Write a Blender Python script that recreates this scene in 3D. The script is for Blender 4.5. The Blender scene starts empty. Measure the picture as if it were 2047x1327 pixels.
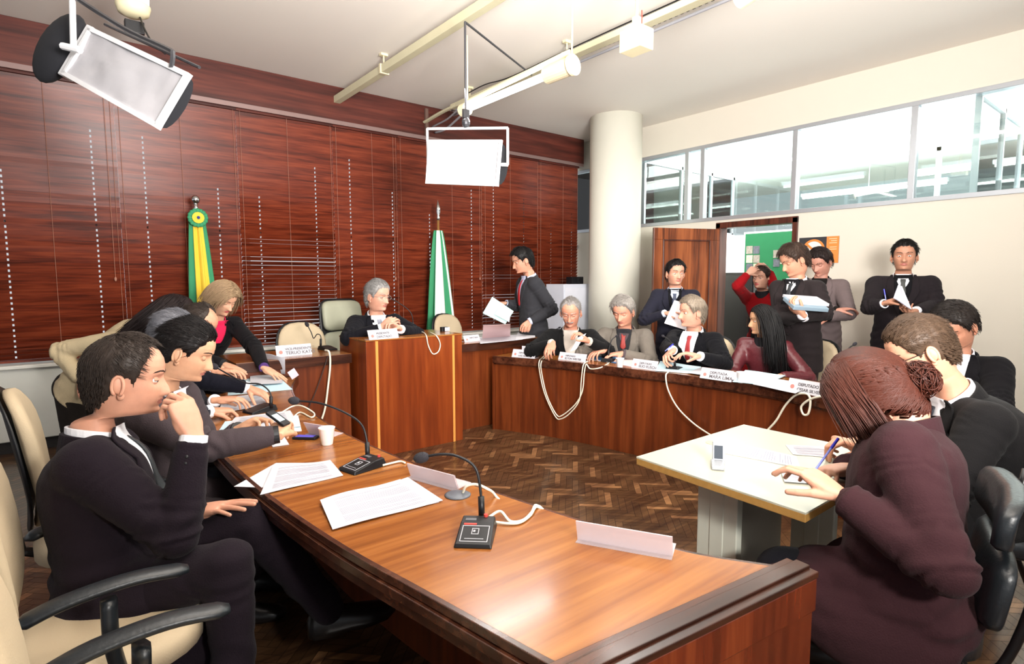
import bpy, bmesh, math, random
import numpy as np
from math import sin, cos, pi, radians, degrees, atan2, atan, sqrt
from mathutils import Vector, Matrix, noise
from mathutils.bvhtree import BVHTree

SC = bpy.context.scene
COL = SC.collection
random.seed(7); RNG = np.random.default_rng(7)

# ------------------------------------------------------------------ camera
FPX, PITCH, YAW, ROLL, EYE = 1138.0, 5.29, 38.8, -0.14, 1.42
def _cam_axes():
    p, y, a = radians(PITCH), radians(YAW), radians(ROLL)
    fw = np.array([sin(y)*cos(p), cos(y)*cos(p), -sin(p)])
    r = np.array([cos(y), -sin(y), 0.0]); u = np.cross(r, fw)
    return r*cos(a)+u*sin(a), u*cos(a)-r*sin(a), fw
CR, CU, CF = _cam_axes()
CO = np.array([0.0, 0.0, EYE])
cd = bpy.data.cameras.new('camera'); cam = bpy.data.objects.new('camera', cd); COL.objects.link(cam)
cd.sensor_width = 36; cd.lens = FPX/2047*36; cd.clip_start = 0.02; cd.clip_end = 200
cam.matrix_world = Matrix(((CR[0], CU[0], -CF[0], 0), (CR[1], CU[1], -CF[1], 0), (CR[2], CU[2], -CF[2], EYE), (0, 0, 0, 1)))
SC.camera = cam
def ray(x, y): return CF + CR*(x-1023.5)/FPX - CU*(y-663.5)/FPX
def D(x, y, d): return CO + ray(x, y)*d                      # point at depth d
def Zp(x, y, h): r = ray(x, y); return CO + r*((h-EYE)/r[2])   # point on a level plane
def Yp(x, y, Y): r = ray(x, y); return CO + r*(Y/r[1])
def Xp(x, y, X): r = ray(x, y); return CO + r*(X/r[0])
def camray(x): return 90-YAW-degrees(atan((x-1023.5)/FPX))

# ------------------------------------------------------------------ world, lights, exposure
SC.view_settings.view_transform = 'Standard'; SC.view_settings.look = 'None'
SC.view_settings.gamma = 1; SC.view_settings.exposure = -0.2
SC.cycles.max_bounces = 6; SC.cycles.diffuse_bounces = 3; SC.cycles.glossy_bounces = 3; SC.cycles.transparent_max_bounces = 12
SC.cycles.use_denoising = True
W = bpy.data.worlds.new('daylight'); SC.world = W; W.use_nodes = True
W.node_tree.nodes['Background'].inputs[0].default_value = (0.93, 0.96, 1.0, 1)
W.node_tree.nodes['Background'].inputs[1].default_value = .80
def area(name, loc, target, sx, sy, power, col=(1, 1, 1), spread=None):
    l = bpy.data.lights.new(name, 'AREA'); l.shape = 'RECTANGLE'; l.size = sx; l.size_y = sy; l.energy = power; l.color = col
    if spread: l.spread = radians(spread)
    o = bpy.data.objects.new(name, l); COL.objects.link(o); o.location = loc
    o.rotation_euler = (Vector(target)-Vector(loc)).to_track_quat('-Z', 'Y').to_euler(); return o
area('flash_key', (0.5, -1.0, 1.82), (3.2, 3.2, 1.5), 0.22, 0.22, 80, (1, .96, .90))
area('ceiling_fill_up', (.8, -.9, 1.9), (2.6, 2.4, 3.9), 1.2, 1.2, 410, (1, .965, .93), spread=120)  # added fill behind the camera, no real fixture; lifts the ceiling brightness
area('next_room_ceiling_fill', (9.2, 4.2, 2.4), (9.2, 4.2, 3.5), 4.0, 8.5, 760, (.96, 1, 1))  # added upward fill without a fixture, whitens the ceiling seen through the clerestory
area('ceiling_bank_left', (1.5, 1.8, 3.42), (1.5, 1.8, 0), 2.2, 0.3, 34, (1, .97, .92))
area('ceiling_bank_right', (3.6, 2.2, 3.25), (3.6, 2.2, 0), 0.2, 2.0, 40, (1, .98, .95))
area('next_room_lamps', (9.4, 3.0, 3.35), (9.4, 3.0, 0), 2.5, 5.0, 650, (.97, 1, .99))

# ------------------------------------------------------------------ materials
def nmat(name):
    m = bpy.data.materials.new(name); m.use_nodes = True
    n = m.node_tree.nodes; return m, n, m.node_tree.links, n['Principled BSDF']
def lin(c):
    return tuple(((v/12.92) if v <= .04045 else ((v+.055)/1.055)**2.4) for v in [x/255 for x in c])+(1,)
_mc = {}
def mat(name, rgb, rough=.6, metal=0, var=.06, nscale=8, bump=0, bscale=60, sheen=0, sss=0, spec=.5, emit=0, coat=0, alpha=1, trans=0):
    """plain procedural material; rgb is sRGB 0-255"""
    if name in _mc: return _mc[name]
    m, n, L, b = nmat(name)
    c = lin(rgb)
    tc = n.new('ShaderNodeTexCoord')
    if var:
        nz = n.new('ShaderNodeTexNoise'); nz.inputs['Scale'].default_value = nscale; nz.inputs['Detail'].default_value = 4
        L.new(tc.outputs['Object'], nz.inputs['Vector'])
        mx = n.new('ShaderNodeMix'); mx.data_type = 'RGBA'
        mx.inputs[6].default_value = tuple(max(0, v*(1-var)) for v in c[:3])+(1,)
        mx.inputs[7].default_value = tuple(min(1, v*(1+var)) for v in c[:3])+(1,)
        L.new(nz.outputs['Fac'], mx.inputs[0]); L.new(mx.outputs[2], b.inputs['Base Color'])
    else: b.inputs['Base Color'].default_value = c
    b.inputs['Roughness'].default_value = rough; b.inputs['Metallic'].default_value = metal
    b.inputs['Specular IOR Level'].default_value = spec
    if sheen: b.inputs['Sheen Weight'].default_value = sheen
    if sss:
        b.inputs['Subsurface Weight'].default_value = sss; b.inputs['Subsurface Radius'].default_value = (.012, .005, .003); b.inputs['Subsurface Scale'].default_value = 1
    if coat: b.inputs['Coat Weight'].default_value = coat; b.inputs['Coat Roughness'].default_value = .1
    if trans: b.inputs['Transmission Weight'].default_value = trans
    if alpha < 1: b.inputs['Alpha'].default_value = alpha
    if emit:
        b.inputs['Emission Color'].default_value = c; b.inputs['Emission Strength'].default_value = emit
    if bump:
        nb = n.new('ShaderNodeTexNoise'); nb.inputs['Scale'].default_value = bscale; nb.inputs['Detail'].default_value = 3
        L.new(tc.outputs['Object'], nb.inputs['Vector'])
        bp = n.new('ShaderNodeBump'); bp.inputs['Strength'].default_value = bump; bp.inputs['Distance'].default_value = .01
        L.new(nb.outputs['Fac'], bp.inputs['Height']); L.new(bp.outputs['Normal'], b.inputs['Normal'])
    _mc[name] = m; return m
def wood(name, dark, mid, light, axis='Z', rough=.3, scale=1.0, coat=.0, spec=.5, contrast=1.0, rot=0.0, attr=False):
    if name in _mc: return _mc[name]
    m, n, L, b = nmat(name)
    tc = n.new('ShaderNodeTexCoord'); mp = n.new('ShaderNodeMapping')
    L.new(tc.outputs['Object'], mp.inputs['Vector'])
    s = {'X': (.9, 14, 14), 'Y': (14, .9, 14), 'Z': (14, 14, .9)}[axis]
    mp.inputs['Scale'].default_value = tuple(v*scale for v in s); mp.inputs['Rotation'].default_value = (0, 0, radians(rot))
    nz = n.new('ShaderNodeTexNoise'); nz.inputs['Scale'].default_value = 1.0; nz.inputs['Detail'].default_value = 6; nz.inputs['Distortion'].default_value = .9
    nz2 = n.new('ShaderNodeTexNoise'); nz2.inputs['Scale'].default_value = 4.5; nz2.inputs['Detail'].default_value = 5; nz2.inputs['Distortion'].default_value = .3
    L.new(mp.outputs[0], nz.inputs['Vector']); L.new(mp.outputs[0], nz2.inputs['Vector'])
    ad = n.new('ShaderNodeMath'); ad.operation = 'MULTIPLY_ADD'; ad.inputs[1].default_value = .45
    L.new(nz2.outputs['Fac'], ad.inputs[0]); 
    s2 = n.new('ShaderNodeMath'); s2.operation = 'MULTIPLY'; s2.inputs[1].default_value = .62
    L.new(nz.outputs['Fac'], s2.inputs[0]); L.new(s2.outputs[0], ad.inputs[2])
    cr = n.new('ShaderNodeValToRGB'); e = cr.color_ramp.elements
    w = .13/contrast
    e[0].position = .53-w; e[0].color = lin(dark); e[1].position = .53+w; e[1].color = lin(light)
    q = cr.color_ramp.elements.new(.53); q.color = lin(mid)
    L.new(ad.outputs[0], cr.inputs[0])
    out = cr.outputs[0]
    if attr:
        at = n.new('ShaderNodeAttribute'); at.attribute_name = 'tone'
        mx = n.new('ShaderNodeMix'); mx.data_type = 'RGBA'; mx.blend_type = 'MULTIPLY'; mx.inputs[0].default_value = 1
        L.new(out, mx.inputs[6]); L.new(at.outputs['Color'], mx.inputs[7]); out = mx.outputs[2]
    L.new(out, b.inputs['Base Color'])
    b.inputs['Roughness'].default_value = rough; b.inputs['Specular IOR Level'].default_value = spec
    b.inputs['Coat Weight'].default_value = coat; b.inputs['Coat Roughness'].default_value = .12
    _mc[name] = m; return m
def glass_mat(name, tint=(.93, .97, .96), refl=.12, rough=.02):
    if name in _mc: return _mc[name]
    m, n, L, b = nmat(name); n.remove(b)
    t = n.new('ShaderNodeBsdfTransparent'); t.inputs[0].default_value = tint+(1,)
    g = n.new('ShaderNodeBsdfGlossy'); g.inputs['Roughness'].default_value = rough
    fr = n.new('ShaderNodeFresnel'); fr.inputs[0].default_value = 1.45
    mul = n.new('ShaderNodeMath'); mul.operation = 'ADD'; mul.inputs[1].default_value = refl*.3; mul.use_clamp = True
    L.new(fr.outputs[0], mul.inputs[0])
    mx = n.new('ShaderNodeMixShader'); L.new(mul.outputs[0], mx.inputs[0]); L.new(t.outputs[0], mx.inputs[1]); L.new(g.outputs[0], mx.inputs[2])
    L.new(mx.outputs[0], n['Material Output'].inputs[0]); _mc[name] = m; return m

WALL = mat('cream_wall_paint', (222, 215, 201), .85, var=.02, nscale=2, bump=.05)
CEIL = mat('ceiling_paint', (238, 231, 222), .9, var=.03, nscale=1.2)
COLM = mat('column_paint', (228, 226, 212), .8, var=.02)
ALU = mat('anodised_aluminium', (190, 194, 200), .35, .6, var=.02)
W_BLIND = wood('blind_mahogany', (72, 25, 12), (106, 41, 22), (128, 56, 32), 'X', .36, 1.0, spec=.32)
W_VAL = wood('valance_wood', (62, 26, 20), (84, 36, 28), (104, 48, 36), 'X', .4, .5)
W_DESK = wood('desk_front_veneer', (62, 24, 10), (96, 42, 17), (126, 62, 28), 'Z', .3, .5, spec=.5, contrast=.6)
W_LECT = wood('lectern_veneer', (84, 30, 10), (118, 50, 18), (144, 70, 28), 'Z', .28, .45, spec=.5, contrast=.6)
W_TOP = wood('desk_top_veneer', (102, 54, 20), (136, 80, 34), (160, 104, 50), 'X', .24, .55, coat=.22, rot=18, contrast=.8)
W_EDGE = wood('dark_edge_wood', (42, 20, 12), (64, 33, 21), (88, 50, 33), 'X', .25, .6, coat=.2)
W_PANEL = wood('end_panel_veneer', (72, 24, 11), (94, 36, 17), (112, 49, 24), 'Z', .25, .8, coat=.2)
W_DOOR = wood('door_veneer', (78, 36, 16), (122, 62, 30), (152, 84, 44), 'Z', .35, .6)
W_FRAME = wood('door_frame_wood', (54, 24, 16), (78, 38, 26), (100, 52, 36), 'Z', .35, .6)
STRIP = mat('light_wood_strip', (206, 142, 70), .35)
W_FLOOR = wood('parquet_oak', (58, 38, 26), (86, 60, 40), (108, 78, 52), 'X', .28, .9, coat=.25, attr=True)
CREAM = mat('cream_plastic', (222, 212, 176), .5)
WHITE = mat('white_fabric', (176, 174, 178), .8, bump=.10, bscale=14)
WMET = mat('white_enamel', (226, 226, 228), .4)
BLACKP = mat('black_plastic', (20, 20, 23), .42, spec=.35)
BLKCL = mat('black_cloth', (14, 15, 22), .9)
CHROME = mat('chrome', (205, 205, 205), .15, 1.0, var=0)
PAPER = mat('white_paper', (198, 198, 205), .8, var=0)
PAPERB = mat('pale_blue_folder', (196, 226, 236), .7, var=.02)
BLUEF = mat('blue_folder', (70, 120, 165), .6)
PINKP = mat('pink_paper', (240, 205, 205), .8)
CABLE = mat('white_cable', (226, 220, 200), .5)
INK = mat('print_ink', (120, 120, 130), .8, var=0)
REDM = mat('red_mark', (190, 60, 50), .6, var=0)
BEIGE = mat('beige_chair_fabric', (186, 168, 140), .85, bump=.1, bscale=200)
SAGE = mat('sage_chair_leather', (158, 158, 138), .55)
LEATH = mat('black_leather', (26, 30, 34), .38, bump=.1, bscale=90)
CUPM = mat('cup_plastic', (238, 236, 236), .4, sss=.2)
ACRYL = mat('clear_acrylic', (226, 212, 216), .25, var=0, alpha=.5)
GLASS = glass_mat('window_glass', (.90, .96, .95), .14)
TUBE = mat('fluorescent_tube', (255, 252, 246), .5, var=0, emit=14)
GREEN = mat('flag_green', (52, 140, 96), .8); YEL = mat('flag_yellow', (232, 196, 60), .8); BLUF = mat('flag_blue', (40, 60, 140), .8); FWH = mat('flag_white', (226, 230, 226), .8)
PENB = mat('blue_pen_plastic', (44, 44, 190), .35)

# ------------------------------------------------------------------ mesh builder
class MB:
    def __init__(s): s.v = []; s.f = []; s.m = []
    def add(s, vs, fs, mi=0):
        o = len(s.v); s.v.extend([tuple(map(float, p)) for p in vs])
        for f in fs: s.f.append(tuple(i+o for i in f)); s.m.append(mi)
        return s
    def box(s, c, d, R=None, mi=0):
        vs = []
        for z in (-.5, .5):
            for x, y in ((-.5, -.5), (.5, -.5), (.5, .5), (-.5, .5)): vs.append(np.array((x*d[0], y*d[1], z*d[2])))
        if R is not None: vs = [np.array(R) @ v for v in vs]
        vs = [v+np.array(c) for v in vs]
        return s.add(vs, [(0, 3, 2, 1), (4, 5, 6, 7), (0, 1, 5, 4), (1, 2, 6, 5), (2, 3, 7, 6), (3, 0, 4, 7)], mi)
    def bx(s, x0, x1, y0, y1, z0, z1, mi=0): return s.box(((x0+x1)/2, (y0+y1)/2, (z0+z1)/2), (abs(x1-x0), abs(y1-y0), abs(z1-z0)), None, mi)
    def prism(s, pts, z0, z1, mi=0):
        n = len(pts); vs = [(p[0], p[1], z0) for p in pts]+[(p[0], p[1], z1) for p in pts]
        fs = [tuple(range(n-1, -1, -1)), tuple(range(n, 2*n))]+[(i, (i+1) % n, n+(i+1) % n, n+i) for i in range(n)]
        return s.add(vs, fs, mi)
    def strip(s, A, B, z0, z1, mi=0):
        """slab between two equally long 2D polylines"""
        n = len(A); vs = []
        for z in (z0, z1):
            for P in (A, B): vs += [(p[0], p[1], z) for p in P]
        fs = []
        for i in range(n-1):
            fs += [(i, i+1, n+i+1, n+i), (2*n+i, 3*n+i, 3*n+i+1, 2*n+i+1), (i, 2*n+i, 2*n+i+1, i+1), (n+i, n+i+1, 3*n+i+1, 3*n+i)]
        fs += [(0, n, 3*n, 2*n), (n-1, 3*n-1, 4*n-1, 2*n-1)]
        return s.add(vs, fs, mi)
    def tube(s, path, r, n=8, mi=0, sq=1.0, up=None):
        P = [np.array(p, float) for p in path]; k = len(P)
        R = r if hasattr(r, '__len__') else [r]*k
        T = [P[min(i+1, k-1)]-P[max(i-1, 0)] for i in range(k)]; T = [t/(np.linalg.norm(t)+1e-9) for t in T]
        u = np.array(up, float) if up is not None else (np.array((0, 0, 1.)) if abs(T[0][2]) < .9 else np.array((1., 0, 0)))
        u = u-T[0]*(u@T[0]); u /= np.linalg.norm(u); vs = []
        for i in range(k):
            u = u-T[i]*(u@T[i]); u /= (np.linalg.norm(u)+1e-9); w = np.cross(T[i], u)
            for j in range(n):
                a = 2*pi*j/n; vs.append(P[i]+(u*cos(a)*sq+w*sin(a))*R[i])
        fs = [(i*n+j, i*n+(j+1) % n, (i+1)*n+(j+1) % n, (i+1)*n+j) for i in range(k-1) for j in range(n)]
        fs += [tuple(range(n-1, -1, -1)), tuple((k-1)*n+j for j in range(n))]
        return s.add(vs, fs, mi)
    def ell(s, c, r, R=None, n=16, mi=0):
        m = n//2; vs = []; c = np.array(c, float)
        for i in range(m+1):
            t = pi*i/m
            for j in range(n):
                p = np.array((sin(t)*cos(2*pi*j/n)*r[0], sin(t)*sin(2*pi*j/n)*r[1], cos(t)*r[2]))
                if R is not None: p = np.array(R) @ p
                vs.append(c+p)
        return s.add(vs, [(i*n+j, (i+1)*n+j, (i+1)*n+(j+1) % n, i*n+(j+1) % n) for i in range(m) for j in range(n)], mi)
    def cap(s, a, b, ra, rb, n=14, mi=0):
        """round ended tapered limb"""
        a = np.array(a, float); b = np.array(b, float); d = b-a; L = np.linalg.norm(d)+1e-9; d = d/L
        path = []; rad = []
        for t in (-.98, -.85, -.6, -.3, 0): path.append(a+d*t*ra); rad.append(ra*sqrt(1-t*t))
        for t in (.25, .5, .75): path.append(a+(b-a)*t); rad.append(ra+(rb-ra)*t)
        for t in (0, .3, .6, .85, .98): path.append(b+d*t*rb); rad.append(rb*sqrt(1-t*t))
        return s.tube(path, rad, n, mi)
    def lathe(s, prof, c, n=24, mi=0, R=None):
        c = np.array(c, float); vs = []
        for r, z in prof:
            for j in range(n):
                p = np.array((r*cos(2*pi*j/n), r*sin(2*pi*j/n), z))
                if R is not None: p = np.array(R) @ p
                vs.append(c+p)
        k = len(prof)
        return s.add(vs, [(i*n+j, i*n+(j+1) % n, (i+1)*n+(j+1) % n, (i+1)*n+j) for i in range(k-1) for j in range(n)]+[tuple(range(n-1, -1, -1)), tuple((k-1)*n+j for j in range(n))], mi)
    def rings(s, rs, mi=0, cap=True):
        n = len(rs[0]); k = len(rs); vs = [p for r in rs for p in r]
        fs = [(i*n+j, i*n+(j+1) % n, (i+1)*n+(j+1) % n, (i+1)*n+j) for i in range(k-1) for j in range(n)]
        if cap: fs += [tuple(range(n-1, -1, -1)), tuple((k-1)*n+j for j in range(n))]
        return s.add(vs, fs, mi)
    def build(s, name, mats, parent=None, smooth=False, bevel=0, local=False, seg=2, label=None, angle=None):
        me = bpy.data.meshes.new(name)
        v = np.array(s.v, float)
        if parent is not None and not local:
            Mi = np.array(parent.matrix_basis.inverted()); v = v @ Mi[:3, :3].T + Mi[:3, 3]
        me.from_pydata(v.tolist(), [], s.f)
        if not isinstance(mats, (list, tuple)): mats = [mats]
        for m in mats: me.materials.append(m)
        if max(s.m) > 0: me.polygons.foreach_set('material_index', s.m)
        bm = bmesh.new(); bm.from_mesh(me); bmesh.ops.recalc_face_normals(bm, faces=bm.faces); bm.to_mesh(me); bm.free()
        if smooth: me.polygons.foreach_set('use_smooth', [True]*len(me.polygons))
        me.update()
        o = bpy.data.objects.new(name, me); COL.objects.link(o)
        if parent is not None: o.parent = parent
        if bevel:
            b = o.modifiers.new('bevel', 'BEVEL'); b.width = bevel; b.segments = seg; b.limit_method = 'ANGLE'; b.angle_limit = radians(40)
        if label: o['label'] = label
        return o
def tag(o, label=None, cat=None, group=None, kind=None):
    if label: o['label'] = label
    if cat: o['category'] = cat
    if group: o['group'] = group
    if kind: o['kind'] = kind
    return o
def thing(name, label, cat, loc=(0, 0, 0), rz=0, group=None):
    o = bpy.data.objects.new(name, None); COL.objects.link(o); o.empty_display_size = .05
    o.matrix_basis = Matrix.Translation(Vector([float(q) for q in loc])) @ Matrix.Rotation(rz, 4, 'Z')
    return tag(o, label, cat, group)
def struct(name, mb, m, bevel=0, smooth=False, parent=None):
    o = mb.build(name, m, parent, smooth=smooth, bevel=bevel)
    if parent is None: o['kind'] = 'structure'
    return o
def dup(root, loc, rz, label=None, group=None):
    c = root.copy(); COL.objects.link(c)
    c.matrix_basis = Matrix.Translation(Vector([float(q) for q in loc])) @ Matrix.Rotation(rz, 4, 'Z')
    if label: c['label'] = label
    if group: c['group'] = group
    def rec(a, b):
        for ch in list(a.children):
            d = ch.copy(); COL.objects.link(d); d.parent = b; rec(ch, d)
    rec(root, c); return c
def poly_smooth(pts, n=8):
    """Catmull-Rom through points"""
    P = [np.array(p, float) for p in pts]; P = [2*P[0]-P[1]]+P+[2*P[-1]-P[-2]]; out = []
    for i in range(1, len(P)-2):
        for k in range(n):
            t = k/n; a, b, c, d = P[i-1], P[i], P[i+1], P[i+2]
            out.append(.5*((2*b)+(-a+c)*t+(2*a-5*b+4*c-d)*t*t+(-a+3*b-3*c+d)*t**3))
    out.append(P[-2]); return out
def text_mesh(body, size, M4, m, name, parent, extrude=.0006, align='LEFT', bold=0.0):
    cu = bpy.data.curves.new('t', 'FONT'); cu.body = body; cu.size = size; cu.extrude = extrude; cu.align_x = align; cu.offset = bold
    o = bpy.data.objects.new('t', cu); COL.objects.link(o)
    dg = bpy.context.evaluated_depsgraph_get(); dg.update()
    me = bpy.data.meshes.new_from_object(o.evaluated_get(dg)); me.name = name
    bpy.data.objects.remove(o); bpy.data.curves.remove(cu)
    me.transform(M4); me.materials.clear(); me.materials.append(m)
    q = bpy.data.objects.new(name, me); COL.objects.link(q); q.parent = parent; return q
# ------------------------------------------------------------------ room shell
YW, XW, CZ = 6.25, 6.48, 3.5
DESK_Z = .705
# parquet: herringbone planks with their own tone
def parquet():
    Wd, L = .042, .21; v = []; f = []; tone = []
    a = radians(45-0); ca, sa = cos(a), sin(a)
    x0, x1, y0, y1 = -2.6, 9.6, -2.8, 6.6
    rr = random.Random(3)
    for i in range(-330, 330):
        for j in range(-30, 30):
            ox, oy = i*Wd+j*2*L, i*Wd
            for (px, py, w, h) in ((ox, oy, L, Wd), (ox+L, oy+Wd-L, Wd, L)):
                cxm, cym = px+w/2, py+h/2
                X, Y = cxm*ca-cym*sa, cxm*sa+cym*ca
                if not (x0 < X < x1 and y0 < Y < y1): continue
                g = .0012; o = len(v)
                for qx, qy in ((px+g, py+g), (px+w-g, py+g), (px+w-g, py+h-g), (px+g, py+h-g)):
                    v.append((qx*ca-qy*sa, qx*sa+qy*ca, 0))
                f.append((o, o+1, o+2, o+3))
                t = rr.uniform(.55, 1.0)
                if rr.random() < .14: t = rr.uniform(1.4, 2.4)
                tone.append(t)
    me = bpy.data.meshes.new('floor'); 
    n = len(v)
    v += [(-7, -7, -.003), (14, -7, -.003), (14, 8.5, -.003), (-7, 8.5, -.003), (-7, -7, -.1), (14, -7, -.1), (14, 8.5, -.1), (-7, 8.5, -.1)]
    f += [(n, n+1, n+2, n+3), (n+7, n+6, n+5, n+4), (n, n+4, n+5, n+1), (n+1, n+5, n+6, n+2), (n+2, n+6, n+7, n+3), (n+3, n+7, n+4, n)]
    me.from_pydata(v, [], f)
    me.materials.append(W_FLOOR); me.materials.append(mat('parquet_grout', (38, 26, 18), .6))
    mi = [0]*(len(f)-6)+[1]*6; me.polygons.foreach_set('material_index', mi)
    at = me.color_attributes.new('tone', 'FLOAT_COLOR', 'CORNER')
    data = np.ones((len(me.loops), 4)); k = 0
    for t in tone:
        data[k:k+4, 0] = t; data[k:k+4, 1] = t*1.0; data[k:k+4, 2] = t*.95; k += 4
    at.data.foreach_set('color', data.ravel())
    o = bpy.data.objects.new('floor', me); COL.objects.link(o); o['kind'] = 'structure'
parquet()
struct('ceiling', MB().bx(-7, 14, -7, 8.5, CZ, CZ+.12), CEIL)
# window wall on the blinds side: sill wall, lintel, mullions, glass beyond
struct('wall_left', MB().bx(-6, 6.9, YW+.02, YW+.22, 0, .72).bx(-6, 6.9, YW+.12, YW+.22, 3.12, CZ), mat('sill_panel_paint', (206, 206, 196), .7))
struct('trim_1', MB().bx(-6, 6.48, YW-.12, YW+.02, .10, .70), mat('radiator_cover_paint', (212, 212, 204), .6), .008)
struct('trim_2', MB().bx(-6, 6.48, YW-.16, YW+.10, .70, .73), mat('sill_board_paint', (226, 224, 216), .5), .006)
struct('baseboard_left', MB().bx(-6, 6.9, YW-.08, YW+.02, 0, .10), mat('dark_base', (30, 26, 24), .6))
mb = MB()
for x in np.arange(-5.8, 7, 1.48): mb.bx(x-.03, x+.03, YW+.14, YW+.2, .73, 3.12)
mb.bx(-6, 6.9, YW+.14, YW+.2, 1.9, 1.95)
struct('window_1', mb, ALU)
struct('trim_3', MB().bx(-6, 6.34, YW-.10, YW-.07, 3.14, CZ-.002), W_VAL, .003)
struct('trim_4', MB().bx(-6, 6.30, YW-.13, YW-.03, 3.10, 3.135).bx(-6, 6.3, YW-.135, YW-.125, 3.09, 3.11), mat('blind_rail_metal', (150, 126, 122), .4, .5))
# blinds
BX = [-1.45, -.47, .51, 1.50, 2.47, 3.25, 4.48, 5.46, 6.26]
CORDS = [(-1.2, -.7), (-.27, .33), (.71, 1.31), (1.69, 2.27), (2.66, 3.18), (3.68, 4.31), (4.67, 5.2), (5.72, 6.14)]
TILT = [66, 66, 68, 54, 66, 68, 58, 54]
def blind(i):
    x0, x1 = BX[i]+.0005, BX[i+1]-.001
    lab = ['mahogany slatted blind at the far end beside the first one with light dots', 'mahogany slatted blind behind the stooping woman in beige', 'mahogany slatted blind behind the green and yellow flag', 'mahogany slatted blind with loose open slats behind the blonde woman',
           'narrow closed mahogany blind behind the man at the lectern', 'wide mahogany blind behind the green and white flag', 'half open mahogany blind behind the walking man in grey', 'end blind with open slats next to the round column'][i]
    t = thing('venetian_blind', lab, 'blind', ((x0+x1)/2, YW-.05, .73), 0, 'wooden blinds along the window wall')
    sl = MB(); pitch = .0445; w = .052; z = .79; k = 0; rr = random.Random(i)
    cs = CORDS[i]
    while z < 3.09:
        ti = TILT[i]
        hfac = min(1, max(0, (z-.9)/1.3))
        ti = ti + (82-ti)*hfac*.9 if i in (0, 1, 2, 4, 5) else ti + (80-ti)*max(0, min(1, (z-1.7)/.7))
        if i in (3,) and .9 < z < 1.95: ti += rr.choice([0, 0, 0, 0, -14, -5, 0])
        if i in (6,) and .8 < z < 2.6: ti += rr.choice([0, 0, 0, 0, 0, 0, -12])
        ti += rr.uniform(-1.5, 1.5); a = radians(ti)
        # slat: room side edge up. local section
        dy, dz = -cos(a)*w/2, sin(a)*w/2
        yc = YW-.05
        ny, nz_ = sin(a)*.0014, cos(a)*.0014
        def seg(xa, xb, u0, u1):
            P = []
            for u in (u0, u1):
                for sg in (-1, 1): P.append((yc+dy*u+ny*sg, z+dz*u+nz_*sg))
            vs = [(xa, *P[0]), (xa, *P[1]), (xa, *P[3]), (xa, *P[2]), (xb, *P[0]), (xb, *P[1]), (xb, *P[3]), (xb, *P[2])]
            sl.add(vs, [(0, 1, 2, 3), (7, 6, 5, 4), (0, 4, 5, 1), (1, 5, 6, 2), (2, 6, 7, 3), (3, 7, 4, 0)])
        hw = .0065; xa = x0
        sag = rr.uniform(-.001, .001)
        for c in cs:
            
            if z < 2.5+.25*sin(c*3): seg(xa, c-hw, -1, 1); seg(c-hw, c+hw, -1, -.5); seg(c-hw, c+hw, .3, 1); xa = c+hw
        seg(xa, x1, -1, 1)
        z += pitch; k += 1
    sl.build('slats', W_BLIND, t)
    MB().bx(x0, x1, YW-.08, YW-.02, .745, .765).build('bottom_rail', W_BLIND, t, bevel=.003)
    MB().bx(x0, x1, YW-.085, YW-.015, 3.075, 3.10).build('headrail', W_VAL, t)
    cb = MB()
    for x in (x0+.03, (cs[0]+cs[1])/2, x1-.03): cb.tube([(x, YW-.082, .76), (x, YW-.082, 3.08)], .0016, 5)
    cb.build('ladder_cord', mat('blind_cord', (170, 120, 100), .7), t)
    if i in (1, 4, 5):
        MB().tube([(x1-.07, YW-.095, 1.45), (x1-.072, YW-.1, 3.07)], .002, 5).ell((x1-.07, YW-.095, 1.43), (.01, .01, .02)).build('pull_cord', mat('blind_cord', (170, 120, 100), .7), t)
    return t
for i in range(8): blind(i)

# column
mb = MB().lathe([(.335, 0), (.335, CZ)], (5.83, 5.08, 0), 64)
struct('column', mb, COLM, smooth=False)
o = bpy.data.objects['column']; o.data.polygons.foreach_set('use_smooth', [len(p.vertices) == 4 for p in o.data.polygons])

# right wall: door opening and clerestory
DY0, DY1, DH = 3.05, 3.93, 2.04
wr = MB()
WZ0, WZ1 = 2.17, 3.06
T = .12
wr.bx(XW, XW+T, DY1+.04, 8.0, 0, WZ0-.02)
wr.bx(XW, XW+T, -5, DY0-.04, 0, WZ0-.02)
wr.bx(XW, XW+T, DY0-.04, DY1+.04, DH+.05, WZ0-.02)
wr.bx(XW, XW+T, -5, 8.0, WZ1+.02, CZ)
struct('wall_right', wr, WALL)
fr = MB()
for y0, y1 in ((DY0-.06, DY0), (DY1, DY1+.06)): fr.bx(XW-.02, XW+T+.02, y0, y1, 0, DH+.06)
fr.bx(XW-.02, XW+T+.02, DY0-.06, DY1+.06, DH, DH+.07)
d1 = struct('door_1', fr, W_FRAME, .004)
# clerestory frame + panes
mull = [6.0, 4.44, 4.21, 3.06, 1.94, .35, -1.4, -3.2]
cf = MB().bx(XW-.015, XW+T-.02, -4, 8, WZ0-.03, WZ0+.015).bx(XW-.015, XW+T-.02, -4, 8, WZ1-.015, WZ1+.03)
for y in mull: cf.bx(XW-.012, XW+.07, y-.028, y+.028, WZ0, WZ1)
w2 = struct('window_2', cf, ALU, .003)
ys = sorted(mull+[-4, 8])
for a, b in zip(ys[:-1], ys[1:]):
    MB().bx(XW+.03, XW+.036, a+.028, b-.028, WZ0+.015, WZ1-.015).build('window_pane', GLASS, w2)
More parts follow.
